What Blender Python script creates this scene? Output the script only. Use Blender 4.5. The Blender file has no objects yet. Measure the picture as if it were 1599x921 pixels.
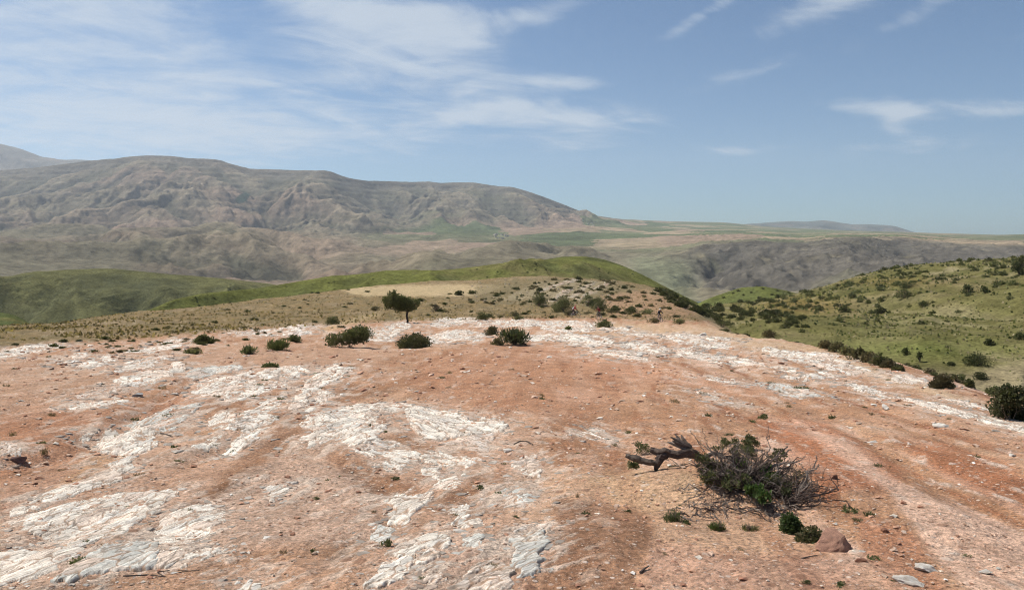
import bpy, bmesh, math, random
import numpy as np
from mathutils import Vector, Matrix, Euler

scene = bpy.context.scene
R = math.radians
# ------------------------------------------------------------------ camera
F, CX, HOR, EYE = 1155.0, 799.5, 375.0, 2.6      # focal length, centre and horizon row of the photograph (pixels), eye height (m)
cam_d = bpy.data.cameras.new('camera'); cam = bpy.data.objects.new('camera', cam_d)
scene.collection.objects.link(cam); scene.camera = cam
cam.location = (0, 0, EYE); cam.rotation_euler = (R(90), 0, 0)
cam_d.sensor_width = 36; cam_d.lens = 36*F/1599.0
cam_d.shift_y = -(460.5-HOR)/1599.0               # the horizon lies above the middle of the frame
cam_d.clip_start = 0.1; cam_d.clip_end = 120000
# ------------------------------------------------------------------ light and exposure
SUN_EL, SUN_AZ = 56.0, -66.0                      # degrees; azimuth from +Y towards +X (negative: left)
SUN_STRENGTH, SKY_STRENGTH = 4.9, 0.07
sdir = Vector((math.sin(R(SUN_AZ))*math.cos(R(SUN_EL)), math.cos(R(SUN_AZ))*math.cos(R(SUN_EL)), math.sin(R(SUN_EL))))
sun_d = bpy.data.lights.new('sun', 'SUN'); sun = bpy.data.objects.new('sun', sun_d)
scene.collection.objects.link(sun)
sun_d.energy = SUN_STRENGTH; sun_d.angle = R(0.53); sun_d.color = (1.0, 0.955, 0.89)
sun.rotation_euler = sdir.to_track_quat('Z', 'Y').to_euler(); sun.location = (-60, 30, 120)
scene.view_settings.view_transform = 'Standard'; scene.view_settings.look = 'None'
scene.view_settings.exposure = 0.31; scene.view_settings.gamma = 1.0
scene.view_settings.use_curve_mapping = False
scene.cycles.use_denoising = True; scene.cycles.denoising_prefilter = 'NONE'; scene.cycles.denoising_input_passes = 'RGB_ALBEDO'; scene.cycles.filter_width = 1.0; scene.cycles.use_adaptive_sampling = False
scene.cycles.max_bounces = 6; scene.cycles.diffuse_bounces = 3; scene.cycles.volume_bounces = 1
scene.cycles.transparent_max_bounces = 8

# ------------------------------------------------------------------ node helper
class NT:
    def __init__(s, tree): s.t = tree; s.n = tree.nodes; s.l = tree.links
    def node(s, typ, **kw):
        n = s.n.new(typ)
        for k, v in kw.items(): setattr(n, k, v)
        return n
    def put(s, sock, v):
        if isinstance(v, bpy.types.NodeSocket): s.l.new(v, sock)
        elif v is not None: sock.default_value = v
    def m(s, op, a, b=None, c=None, clamp=False):
        n = s.node('ShaderNodeMath', operation=op, use_clamp=clamp)
        s.put(n.inputs[0], a); s.put(n.inputs[1], b); s.put(n.inputs[2], c)
        return n.outputs[0]
    def vm(s, op, a, b=None):
        n = s.node('ShaderNodeVectorMath', operation=op)
        s.put(n.inputs[0], a); s.put(n.inputs[1], b)
        return n.outputs[0]
    def mix(s, fac, a, b, mode='MIX'):
        n = s.node('ShaderNodeMix', data_type='RGBA', blend_type=mode)
        s.put(n.inputs[0], fac)
        s.put(n.inputs[6], a if not isinstance(a, tuple) else (*a[:3], 1))
        s.put(n.inputs[7], b if not isinstance(b, tuple) else (*b[:3], 1))
        return n.outputs[2]
    def noise(s, vec, scale, detail=4, rough=.55, dist=0.0, out=0):
        n = s.node('ShaderNodeTexNoise'); s.put(n.inputs['Vector'], vec)
        n.inputs['Scale'].default_value = scale; n.inputs['Detail'].default_value = detail
        n.inputs['Roughness'].default_value = rough; n.inputs['Distortion'].default_value = dist
        return n.outputs[out]
    def vor(s, vec, scale, feature='F1', out='Distance', rnd=1.0):
        n = s.node('ShaderNodeTexVoronoi', feature=feature); s.put(n.inputs['Vector'], vec)
        n.inputs['Scale'].default_value = scale; n.inputs['Randomness'].default_value = rnd
        return n.outputs[out]
    def ramp(s, x, lo, hi, a=0.0, b=1.0):
        n = s.node('ShaderNodeMapRange', interpolation_type='SMOOTHSTEP'); s.put(n.inputs[0], x)
        for i, v in enumerate((lo, hi, a, b)): n.inputs[i+1].default_value = v
        return n.outputs[0]
    def scalev(s, vec, sc):
        n = s.node('ShaderNodeMapping'); s.put(n.inputs['Vector'], vec); n.inputs['Scale'].default_value = sc
        return n.outputs[0]

# ------------------------------------------------------------------ world: daylight sky with thin cirrus
world = bpy.data.worlds.new('World'); scene.world = world; world.use_nodes = True
w = NT(world.node_tree); w.n.clear()
sky = w.node('ShaderNodeTexSky', sky_type='NISHITA', sun_disc=False)
sky.sun_elevation = R(SUN_EL); sky.sun_rotation = R(SUN_AZ)
sky.altitude = 1500; sky.air_density = 1.0; sky.dust_density = 1.8; sky.ozone_density = 1.6
gv = w.node('ShaderNodeTexCoord').outputs['Generated']
sep = w.node('ShaderNodeSeparateXYZ'); w.put(sep.inputs[0], gv)
dx, dy, dz = sep.outputs
az = w.m('ARCTAN2', dx, dy); el = w.m('ARCSINE', dz)
zz = w.m('ADD', w.m('MAXIMUM', dz, 0.0), 0.13)
cu, cv = w.m('DIVIDE', dx, zz), w.m('DIVIDE', dy, zz)       # the cloud sheet seen in perspective
cb = w.node('ShaderNodeCombineXYZ'); w.put(cb.inputs[0], cu); w.put(cb.inputs[1], cv)
rot = w.node('ShaderNodeMapping'); w.put(rot.inputs['Vector'], cb.outputs[0]); rot.inputs['Rotation'].default_value = (0, 0, R(-38))
wisp = w.noise(w.scalev(rot.outputs[0], (0.9, 1.5, 1)), 1.6, 12, .66, 1.5)
puff = w.noise(w.scalev(cb.outputs[0], (1.0, 1.6, 1)), 3.4, 9, .62, .5)
soft = w.noise(cb.outputs[0], .55, 5, .55, .3)
def cloud_blob(px, py, rx, ry, k, tilt=0.0):
    a0, e0 = math.atan((px-CX)/F), math.atan((HOR-py)/F)
    ddx, ddy = w.m('SUBTRACT', az, a0), w.m('SUBTRACT', el, e0)
    c, s_ = math.cos(R(tilt)), math.sin(R(tilt))
    u = w.m('ADD', w.m('MULTIPLY', ddx, c), w.m('MULTIPLY', ddy, s_))
    v = w.m('SUBTRACT', w.m('MULTIPLY', ddy, c), w.m('MULTIPLY', ddx, s_))
    q = w.m('ADD', w.m('POWER', w.m('DIVIDE', u, rx/F), 2), w.m('POWER', w.m('DIVIDE', v, ry/F), 2))
    return w.m('MULTIPLY', w.m('EXPONENT', w.m('MULTIPLY', q, -1.0)), k)
cov = 0.0
for b in CLOUDS if 'CLOUDS' in globals() else [
        (40, 40, 190, 55, .62, -4), (330, 150, 240, 60, .52, -6), (600, 95, 190, 46, .74, -10), (500, 10, 110, 34, .76, -12),
        (690, 35, 90, 36, .85, -15), (840, 22, 70, 18, .66, 8), (880, 130, 90, 14, .46, 0), (880, 185, 140, 26, .75, -3), (730, 180, 70, 16, .55, 8), (910, 228, 60, 12, .4, 0),
        (420, 215, 320, 40, .40, 0), (1375, 190, 75, 14, .75, -8), (1402, 208, 22, 20, .6, 40), (1555, 206, 75, 14, .6, -3), (1290, 38, 120, 24, .58, 14),
        (1190, 122, 90, 15, .50, 12), (1110, 27, 85, 12, .52, 28), (1480, 45, 120, 15, .46, 25), (120, 225, 280, 55, .40, 0), (1440, 245, 110, 14, .5, 0), (1150, 240, 70, 10, .5, 0),
        (-500, 150, 420, 130, .45, -6), (2200, 140, 300, 50, .45, 0), (-1200, -200, 500, 200, .4, 20)]:
    cov = w.m('ADD', cov, cloud_blob(*b))
dens = w.m('ADD', w.m('ADD', w.m('MULTIPLY', wisp, 1.15), w.m('MULTIPLY', puff, .75)), w.m('MULTIPLY', soft, .35))
cl = w.m('MULTIPLY', w.ramp(w.m('ADD', w.m('SUBTRACT', dens, 1.32), w.m('MULTIPLY', cov, .74)), -.12, .56), w.ramp(cov, .0, .4))
cl = w.m('MULTIPLY', cl, .78)
skyc = w.mix(1.0, sky.outputs[0], (SKY_STRENGTH*.74, SKY_STRENGTH*.98, SKY_STRENGTH*1.12), 'MULTIPLY')
col = w.mix(cl, skyc, (0.50, 0.555, 0.61))
bg = w.node('ShaderNodeBackground'); w.put(bg.inputs[0], col); bg.inputs[1].default_value = 1.0
wo = w.node('ShaderNodeOutputWorld'); w.l.new(bg.outputs[0], wo.inputs[0])

# ------------------------------------------------------------------ numpy noise
f4 = np.float32
def hsh(ix, iy, seed):
    h = (ix.astype(np.int64)*374761393 + iy.astype(np.int64)*668265263 + seed*974711) & 0xffffffff
    h = ((h ^ (h >> 13))*1274126177) & 0xffffffff
    return ((h ^ (h >> 16)) & 0xffff).astype(f4)/65535.0
def gn(x, y, seed=0):
    x = np.asarray(x, f4); y = np.asarray(y, f4)
    ix, iy = np.floor(x), np.floor(y); fx, fy = x-ix, y-iy
    u = fx*fx*fx*(fx*(fx*6-15)+10); v = fy*fy*fy*(fy*(fy*6-15)+10)
    r = []
    for a in (0, 1):
        for b in (0, 1):
            t = hsh(ix+a, iy+b, seed)*6.2832
            r.append(np.cos(t)*(fx-a)+np.sin(t)*(fy-b))
    return ((r[0]*(1-v)+r[1]*v)*(1-u)+(r[2]*(1-v)+r[3]*v)*u)*1.5
def fbm(x, y, octs=4, seed=0, gain=.5):
    s, a, f = 0, 1.0, 1.0
    for o in range(octs):
        s = s + a*gn(x*f+o*17.3, y*f-o*9.1, seed+o); a *= gain; f *= 2.03
    return s
def ridged(x, y, octs=4, seed=0, gain=.5):
    s, a, f = 0, 1.0, 1.0
    for o in range(octs):
        s = s + a*(1-2*np.abs(gn(x*f+o*7.7, y*f+o*3.3, seed+o))); a *= gain; f *= 2.1
    return s
def sst(x, a, b):
    t = np.clip((x-a)/(b-a), 0, 1); return t*t*(3-2*t)
def vcell(x, y, seed=0):                       # nearest jittered cell: distance, second distance, id
    ix, iy = np.floor(x), np.floor(y)
    d1 = np.full(np.shape(x), 9., f4); d2 = d1.copy(); idd = np.zeros(np.shape(x), f4)
    for a in (-1, 0, 1):
        for b in (-1, 0, 1):
            cx, cy = ix+a, iy+b
            d = np.hypot(cx+hsh(cx, cy, seed)-x, cy+hsh(cx, cy, seed+5)-y)
            cl_ = d < d1
            d2 = np.where(cl_, d1, np.minimum(d2, d)); idd = np.where(cl_, hsh(cx, cy, seed+9), idd); d1 = np.where(cl_, d, d1)
    return d1, d2, idd
def sdf(x, y, P):                              # signed distance to a polygon, positive inside
    d = np.full(np.shape(x), 1e9, f4); ins = np.zeros(np.shape(x), bool); n = len(P)
    for i in range(n):
        ax, ay = P[i]; bx, by = P[(i+1) % n]; ex, ey = bx-ax, by-ay
        t = np.clip(((x-ax)*ex+(y-ay)*ey)/(ex*ex+ey*ey+1e-9), 0, 1)
        d = np.minimum(d, np.hypot(x-ax-t*ex, y-ay-t*ey))
        if ay != by:
            ins ^= ((ay > y) != (by > y)) & (x < (bx-ax)*(y-ay)/(by-ay)+ax)
    return np.where(ins, d, -d)
def pchip(xs, ys, x):
    xs, ys = np.asarray(xs, float), np.asarray(ys, float)
    h = np.diff(xs); dl = np.diff(ys)/h; m = np.zeros(len(xs))
    for i in range(1, len(xs)-1):
        if dl[i-1]*dl[i] > 0:
            w1, w2 = 2*h[i]+h[i-1], h[i]+2*h[i-1]; m[i] = (w1+w2)/(w1/dl[i-1]+w2/dl[i])
    m[0], m[-1] = dl[0], dl[-1]
    k = np.clip(np.searchsorted(xs, x)-1, 0, len(xs)-2); t = (np.clip(x, xs[0], xs[-1])-xs[k])/h[k]
    return (ys[k]*(1+2*t)*(1-t)**2+m[k]*h[k]*t*(1-t)**2+ys[k+1]*t*t*(3-2*t)+m[k+1]*h[k]*t*t*(t-1))

# ------------------------------------------------------------------ object helpers
def link(o, parent=None):
    scene.collection.objects.link(o)
    if parent: o.parent = parent
    return o
def tag(o, label=None, cat=None, group=None, kind=None):
    if label: o['label'] = label
    if cat: o['category'] = cat
    if group: o['group'] = group
    if kind: o['kind'] = kind
    return o
def empty(name, loc, rz=0, s=1.0):
    o = bpy.data.objects.new(name, None); o.location = loc; o.rotation_euler = (0, 0, rz); o.scale = (s, s, s)
    o.empty_display_size = .2
    return link(o)
def raw_mesh(name, V, faces, mat, col=None, smooth=True, bed=None):     # faces: (n,k) array of one polygon size
    me = bpy.data.meshes.new(name); V = np.ascontiguousarray(V, f4); faces = np.asarray(faces, np.int32)
    n, k = faces.shape
    me.vertices.add(len(V)); me.vertices.foreach_set('co', V.ravel())
    me.loops.add(n*k); me.loops.foreach_set('vertex_index', faces.ravel())
    me.polygons.add(n); me.polygons.foreach_set('loop_start', np.arange(0, n*k, k, dtype=np.int32))
    me.polygons.foreach_set('loop_total', np.full(n, k, np.int32))
    me.polygons.foreach_set('use_smooth', np.full(n, smooth))
    if col is not None:
        c = np.ones((len(V), 4), f4); c[:, :3] = col
        me.attributes.new('Col', 'FLOAT_COLOR', 'POINT').data.foreach_set('color', c.ravel())
    if bed is not None: me.attributes.new('Bed', 'FLOAT_VECTOR', 'POINT').data.foreach_set('vector', np.ascontiguousarray(bed, f4).ravel())
    me.update(); me.validate()
    if mat: me.materials.append(mat)
    return me
def grid_faces(nr, nc, keep=None):
    i = np.arange(nr*nc).reshape(nr, nc)
    q = np.stack([i[:-1, :-1], i[:-1, 1:], i[1:, 1:], i[1:, :-1]], -1).reshape(-1, 4)
    return q if keep is None else q[keep.ravel()]
def compact(V, faces, col=None):
    u, inv = np.unique(faces, return_inverse=True)
    return V[u], inv.reshape(faces.shape), (col[u] if col is not None else None)
class MB:                                        # collects shapes, links them as one mesh object
    def __init__(s): s.v = []; s.f = []; s.c = []; s.mi = []
    def add(s, verts, faces, c=(1, 1, 1), mi=0):
        b = len(s.v); s.v += [tuple(v) for v in verts]; s.f += [tuple(b+i for i in f) for f in faces]
        s.c += [c]*len(verts); s.mi += [mi]*len(faces)
    def tube(s, pts, rad, n=6, c=(1, 1, 1), cap=True, jit=0.0, rng=random, mi=0):
        pts = [Vector(p) for p in pts]
        if not isinstance(rad, (list, tuple)): rad = [rad]*len(pts)
        vs = []; ref = None
        for i, p in enumerate(pts):
            t = (pts[min(i+1, len(pts)-1)]-pts[max(i-1, 0)]); t = t.normalized() if t.length > 1e-9 else Vector((0, 0, 1))
            if ref is None: ref = t.orthogonal().normalized()
            ref = (ref-t*ref.dot(t)); ref = ref.normalized() if ref.length > 1e-6 else t.orthogonal().normalized()
            b = t.cross(ref)
            for k in range(n):
                a = 2*math.pi*k/n; r = rad[i]*(1+(rng.uniform(-jit, jit) if jit else 0))
                vs.append(p+(ref*math.cos(a)+b*math.sin(a))*r)
        fs = [(i*n+k, i*n+(k+1) % n, (i+1)*n+(k+1) % n, (i+1)*n+k) for i in range(len(pts)-1) for k in range(n)]
        if cap: fs += [tuple(range(n))[::-1], tuple(range((len(pts)-1)*n, len(pts)*n))]
        s.add(vs, fs, c, mi)
    def torus(s, cen, axis, R_, r, n=24, m=6, c=(1, 1, 1)):
        cen, axis = Vector(cen), Vector(axis).normalized(); u = axis.orthogonal().normalized(); v = axis.cross(u); vs = []
        for i in range(n):
            a = 2*math.pi*i/n; d = u*math.cos(a)+v*math.sin(a)
            for k in range(m):
                b = 2*math.pi*k/m; vs.append(cen+d*(R_+r*math.cos(b))+axis*(r*math.sin(b)))
        s.add(vs, [(i*m+k, ((i+1) % n)*m+k, ((i+1) % n)*m+(k+1) % m, i*m+(k+1) % m) for i in range(n) for k in range(m)], c)
    def mesh(s, name, mats, smooth=False):
        me = bpy.data.meshes.new(name); me.from_pydata(s.v, [], s.f)
        c = np.ones((len(s.v), 4), f4)
        if s.v: c[:, :3] = np.array(s.c, f4)
        me.attributes.new('Col', 'FLOAT_COLOR', 'POINT').data.foreach_set('color', c.ravel())
        for m in (mats if isinstance(mats, (list, tuple)) else [mats]): me.materials.append(m)
        me.polygons.foreach_set('material_index', s.mi)
        if smooth: me.polygons.foreach_set('use_smooth', [True]*len(s.f))
        me.update(); return me
    def build(s, name, mats, parent=None, smooth=False):
        return link(bpy.data.objects.new(name, s.mesh(name, mats, smooth)), parent)

# ------------------------------------------------------------------ materials
def mat(name, rough=.9, spec=.2):
    m = bpy.data.materials.new(name); m.use_nodes = True; t = NT(m.node_tree)
    b = t.n['Principled BSDF']; b.inputs['Roughness'].default_value = rough; b.inputs['Specular IOR Level'].default_value = spec
    return m, t, b
def vcol(t): return t.node('ShaderNodeAttribute', attribute_name='Col').outputs['Color']
def objco(t): return t.node('ShaderNodeTexCoord').outputs['Object']
def bump(t, b, h, strength, dist):
    n = t.node('ShaderNodeBump'); n.inputs['Strength'].default_value = strength; n.inputs['Distance'].default_value = dist
    t.put(n.inputs['Height'], h); t.l.new(n.outputs[0], b.inputs['Normal'])
def grey(t, v):
    c = t.node('ShaderNodeCombineColor'); [t.put(c.inputs[i], v) for i in range(3)]; return c.outputs[0]
def mat_soil():
    m, t, b = mat('stony_soil', 1.0, .08); o = objco(t); c = vcol(t)
    big = t.noise(o, 1.7, 6, .62); fine = t.noise(o, 16, 5, .7); grain = t.noise(o, 95, 3, .7)
    def chip(sc, thr):                              # stone chips: a share of jittered cells hold one, each with its own tint
        pd = t.vor(o, sc); ps = t.node('ShaderNodeSeparateColor'); t.put(ps.inputs[0], t.vor(o, sc, out='Color'))
        return t.m('MULTIPLY', t.ramp(ps.outputs[0], thr, thr+.03), t.ramp(pd, .46, .30)), ps.outputs[1]
    k = t.m('MULTIPLY', t.ramp(big, .25, .75, .80, 1.2), t.ramp(fine, .28, .72, .58, 1.40))
    k = t.m('MULTIPLY', k, t.ramp(grain, .3, .7, .70, 1.3))
    c = t.mix(1.0, c, grey(t, k), 'MULTIPLY')
    ispeb = 0.0
    for sc, thr, k_ in ((75, .70, .8), (34, .79, .85), (15, .88, .85), (6.5, .92, .6)):
        a_, tint = chip(sc, thr); ispeb = t.m('ADD', ispeb, a_)
        c = t.mix(t.m('MULTIPLY', a_, k_), c, t.mix(t.ramp(tint, .25, .75), (.62, .50, .40), (.24, .125, .08)))
    t.put(b.inputs['Base Color'], c)
    clod = t.m('SUBTRACT', 1.0, t.vor(o, 24, 'SMOOTH_F1'))
    h = t.m('ADD', t.m('ADD', t.m('MULTIPLY', fine, .9), t.m('MULTIPLY', clod, .45)), t.m('ADD', t.m('MULTIPLY', grain, .25), t.m('MULTIPLY', ispeb, .30)))
    bump(t, b, h, 1.0, .045)
    return m
def mat_rock():
    m, t, b = mat('pale_limestone', .9, .15); o = objco(t); c = vcol(t)
    bd = t.node('ShaderNodeAttribute', attribute_name='Bed').outputs['Vector']                # along, across the bedding
    wn = t.node('ShaderNodeTexNoise'); t.put(wn.inputs['Vector'], t.scalev(bd, (3.0, 9.0, 1))); wn.inputs['Scale'].default_value = 1.0; wn.inputs['Detail'].default_value = 4
    wv = t.node('ShaderNodeVectorMath', operation='MULTIPLY_ADD'); t.put(wv.inputs[0], wn.outputs['Color']); wv.inputs[1].default_value = (.30, .14, 0); t.put(wv.inputs[2], bd); bw = wv.outputs[0]
    e1 = t.vor(t.scalev(bw, (1.7, 8.5, 1)), 1.0, 'DISTANCE_TO_EDGE'); e2 = t.vor(t.scalev(bw, (5.0, 22, 1)), 1.0, 'DISTANCE_TO_EDGE')
    tone = t.vor(t.scalev(bw, (1.7, 8.5, 1)), 1.0, out='Color'); ts = t.node('ShaderNodeSeparateColor'); t.put(ts.inputs[0], tone)
    streak = t.noise(t.scalev(bd, (2.2, 26, 1)), 1.0, 7, .72)
    n1 = t.noise(o, 3.2, 7, .66); n2 = t.noise(o, 26, 6, .75); sp = t.noise(o, 60, 3, .6)
    k = t.m('MULTIPLY', t.ramp(n1, .28, .72, .84, 1.1), t.m('MULTIPLY', t.ramp(n2, .3, .7, .80, 1.16), t.ramp(streak, .32, .66, .84, 1.14)))
    k = t.m('MULTIPLY', k, t.ramp(ts.outputs[0], 0, 1, .86, 1.08))
    c = t.mix(1.0, c, grey(t, k), 'MULTIPLY')
    c = t.mix(t.m('MULTIPLY', t.ramp(streak, .40, .28), .40), c, (.40, .265, .175))               # soil dust along the beds
    gate = t.ramp(n1, .48, .62)
    crk = t.m('MAXIMUM', t.m('MULTIPLY', t.m('MULTIPLY', t.ramp(e1, .065, .012), .80), t.ramp(n1, .66, .46)), t.m('MULTIPLY', t.m('MULTIPLY', t.ramp(e2, .07, .015), .45), gate))
    c = t.mix(crk, c, (.19, .145, .11))
    c = t.mix(t.m('MULTIPLY', t.ramp(sp, .58, .70), .4), c, (.20, .19, .17))           # lichen specks
    t.put(b.inputs['Base Color'], c)
    h = t.m('SUBTRACT', t.m('ADD', t.m('MULTIPLY', n2, .7), t.m('MULTIPLY', streak, .9)), t.m('MULTIPLY', crk, .8))
    bump(t, b, h, .45, .018)
    return m
def mat_land(name, s1, s2, amt, bumpd, strg=.6, s3=None):                                        # far terrain: vertex colour with mottling
    m, t, b = mat(name, 1.0, .0); o = objco(t); c = vcol(t)
    n1 = t.noise(o, s1, 6, .65); n2 = t.noise(o, s2, 6, .74)
    if s3: n2 = t.m('ADD', t.m('MULTIPLY', n2, .6), t.m('MULTIPLY', t.vor(o, s3), .45))
    k = t.m('MULTIPLY', t.ramp(n1, .25, .75, 1-amt*.7, 1+amt*.7), t.ramp(n2, .25, .75, 1-amt, 1+amt))
    t.put(b.inputs['Base Color'], t.mix(1.0, c, grey(t, k), 'MULTIPLY'))
    bump(t, b, t.m('ADD', n2, n1), strg, bumpd)
    return m
def mat_leaf(name):
    m, t, b = mat(name, .75, .2); c = vcol(t)
    oi = t.node('ShaderNodeObjectInfo').outputs['Random']
    c = t.mix(1.0, c, grey(t, t.ramp(oi, 0, 1, .8, 1.25)), 'MULTIPLY')
    t.put(b.inputs['Base Color'], c)
    tr = t.node('ShaderNodeBsdfTranslucent'); t.put(tr.inputs[0], t.mix(1.0, c, (1.25, 1.3, .8), 'MULTIPLY'))
    mx = t.node('ShaderNodeMixShader'); mx.inputs[0].default_value = .32; t.l.new(b.outputs[0], mx.inputs[1]); t.l.new(tr.outputs[0], mx.inputs[2])
    t.l.new(mx.outputs[0], t.n['Material Output'].inputs['Surface']); return m
def mat_vc(name, rough=.9, spec=.2, sc=20, amt=.25, bd=.01, bs=.6):
    m, t, b = mat(name, rough, spec); o = objco(t); c = vcol(t); n = t.noise(o, sc, 6, .68)
    t.put(b.inputs['Base Color'], t.mix(1.0, c, grey(t, t.ramp(n, .25, .75, 1-amt, 1+amt)), 'MULTIPLY'))
    bump(t, b, n, bs, bd); return m
M = dict(soil=mat_soil(), rock=mat_rock(), mountain=mat_land('mountain_slope', .005, .026, .42, 18, .8),
         hill=mat_land('grassy_hill', .07, .60, .46, .9, .9), slope=mat_land('grassy_slope', .22, 1.7, .44, .3, .9),
         leaf=mat_leaf('leaves'), wood=mat_vc('weathered_wood', .9, .15, 28, .4, .02, .8), bark=mat_vc('bark', .95, .1, 14, .35, .03),
         stone=mat_vc('loose_stone', .95, .12, 22, .28, .03, .8), cloth=mat_vc('cloth', .9, .1, 60, .1, .003), paint=mat_vc('metal_paint', .45, .5, 40, .05, .001),
         rubber=mat_vc('rubber', .85, .2, 60, .1, .002))
# ================================================================== the near ridge: one ground sheet
YN = [0, 3, 6, 8.5, 12.5, 20, 33, 52, 80, 100, 135, 180, 230, 265, 330, 450, 700]
ZN = [-2.6, -2.68, -2.84, -3.13, -3.5, -4.24, -5.28, -6.98, -9.35, -10.8, -12.3, -13.2, -13.9, -14.8, -32, -75, -180]
def zbase(y): return EYE+pchip(YN, ZN, y)
def softplus(d, k): return k*np.logaddexp(0, d/k)
def x_left(y): return np.interp(y, [0, 60, 120, 142, 175, 230, 300], [-62, -66, -70, -67, -60, -48, -30])
def x_right(y): return np.interp(y, [2, 5, 10, 16.5, 29, 48, 64, 92, 130, 180, 230, 300], [7.5, 8.6, 10.2, 12.2, 16.6, 20.4, 22.4, 24.6, 31, 38, 43, 48])
def seg_d(x, y, pts):
    d = np.full(np.shape(x), 1e9)
    for (ax, ay), (bx, by) in zip(pts[:-1], pts[1:]):
        ex, ey = bx-ax, by-ay
        t = np.clip(((x-ax)*ex+(y-ay)*ey)/(ex*ex+ey*ey), 0, 1); d = np.minimum(d, np.hypot(x-ax-t*ex, y-ay-t*ey))
    return d
MOUND = (3.02, 9.7)
GULLY = [(-9.0, 9.2), (-7.7, 11.2), (-7.5, 13.2), (-8.6, 17), (-10.4, 24), (-12, 34)]
RUTS = [[(-4.4, 5.2), (-4.6, 7.5), (-4.75, 10), (-4.9, 14), (-5.0, 20), (-4.4, 26), (-3, 33)],
        [(-4.0, 12.6), (-2.5, 11.3), (-1.5, 9.7), (-.55, 8.8)], [(-2.0, 5.3), (-2.3, 7), (-3.8, 7.9)],
        [(6.2, 6.5), (6.8, 9), (8.4, 16), (10.5, 30), (11.5, 50)], [(5.0, 6.3), (5.5, 9), (7.0, 16), (8.9, 30)]]
def Gz(x, y):
    x = np.asarray(x, float); y = np.asarray(y, float)
    z = zbase(y)
    z = z-.50*softplus(x_left(y)-x, 4.0)-.52*softplus(x-x_right(y), .45+.012*y)
    z = z+2.7*np.exp(-((x-9)/28)**2-((y-224)/27)**2)
    far = sst(y, 18, 70)
    z = z+.09*fbm(x/3.0, y/6.5, 3, 3)*(1+far)+.030*fbm(x/.75, y/1.4, 3, 11)*(1+1.5*far)+.30*far*fbm(x/15, y/19, 3, 21)
    z = z+.35*np.exp(-((x-MOUND[0])/1.35)**2-((y-MOUND[1])/.95)**2)+.16*np.exp(-((x-4.3)/.8)**2-((y-8.1)/1.0)**2)
    z = z-.24*sst(34-y, 0, 18)*np.exp(-(seg_d(x+.35*gn(y*.6, x*.1, 9), y, GULLY)/.40)**2)
    for r in RUTS: z = z-.055*np.exp(-(seg_d(x+.10*gn(y*.7, x*.2, 5), y, r)/.26)**2)
    return z
YS = np.geomspace(2.0, 330, 3600)
def at(px, py):                                   # the point of the near ground seen at a pixel of the photograph
    xs = (px-CX)/F*YS; zr = EYE-(py-HOR)/F*YS
    hit = np.nonzero(Gz(xs, YS) >= zr)[0]
    i = hit[0] if len(hit) else len(YS)-1
    y = YS[i]; x = (px-CX)/F*y
    return Vector((x, y, float(Gz(x, y))))
def at_poly(P): return [tuple(at(px, py)[:2]) for px, py in P]

gpx = np.arange(-262, 1865, 2.6)
_yy = np.geomspace(4.0, 95, 6000); _pp = HOR-(zbase(_yy)-EYE)/_yy*F
gy = np.concatenate([[1.2, 1.8, 2.4, 3.0, 3.5], np.interp(np.arange(_pp[0], _pp[-1], -1.35), _pp[::-1], _yy[::-1]), np.arange(95.5, 272, .7), [280, 292, 310, 335, 370, 420, 500]])
PX, GY = np.meshgrid(gpx, gy); GX = (PX-CX)/F*GY
GZ = Gz(GX, GY)
near = sst(70-GY, 0, 60)
GZ = GZ+.012*fbm(GX/.22, GY/.35, 3, 31)*near+.006*np.maximum(gn(GX/.07, GY/.09, 41), .1)*sst(22-GY, 0, 12)
PY = HOR-(GZ-EYE)/GY*F
def lerp(c, d, k): return c*(1-k[..., None])+np.asarray(d, float)*k[..., None]
n1 = fbm(GX/2.2, GY/5.5, 4, 51); n2 = fbm(GX/.5, GY/1.1, 4, 61); n3 = fbm(GX/9, GY/14, 3, 71)
st = fbm((GX-.10*GY)/.55, GY/7.0, 4, 81)                                # streaks that follow the bedding
SC = np.zeros(GX.shape+(3,)); SC[:] = (.39, .218, .126)
SC = lerp(SC, (.475, .295, .185), sst(n1, -.1, .7)*.8)
SC = lerp(SC, (.34, .18, .10), sst(-n1+.4*n2, 0, .8)*.75)
rt = .55+.45*sst(GX, .5, 4.0)
SC = lerp(SC, (.54, .355, .255), sst(st, .02, .6)*.85*sst(n3, -.7, .3)*rt)
SC = lerp(SC, (.275, .115, .058), sst(-st, .12, .7)*.85*rt)
wob = 9*n2+7*n1
def zone(P, colr, soft, k=1.0, wn=1.0):
    global SC
    b = np.array(P); mk = (PX > b[:, 0].min()-60) & (PX < b[:, 0].max()+60) & (PY > b[:, 1].min()-45) & (PY < b[:, 1].max()+45)
    if not mk.any(): return
    d = sdf(PX[mk], PY[mk], P)+wob[mk]*wn
    SC[mk] = lerp(SC[mk], colr, sst(d, -soft, soft)*k*np.clip(1-.55*np.abs(st[mk])-.25*np.abs(n2[mk]), .2, 1))
RED, BRN, DRK, PNK, PALE, SAND = (.37, .175, .098), (.29, .16, .09), (.235, .125, .078), (.46, .275, .19), (.56, .37, .265), (.50, .335, .205)
zone([(-300, 640), (60, 615), (160, 640), (330, 600), (300, 650), (150, 690), (110, 760), (-20, 830), (-300, 850)], RED, 18, .7)
zone([(-200, 590), (0, 580), (180, 575), (240, 560), (200, 600), (90, 640), (0, 650), (-200, 640)], (.42, .27, .18), 14, .8)
zone([(-100, 780), (60, 740), (200, 690), (330, 690), (470, 640), (620, 640), (800, 640), (860, 720), (850, 860), (820, 940), (-100, 940)], (.47, .315, .225), 16, .6)
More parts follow.
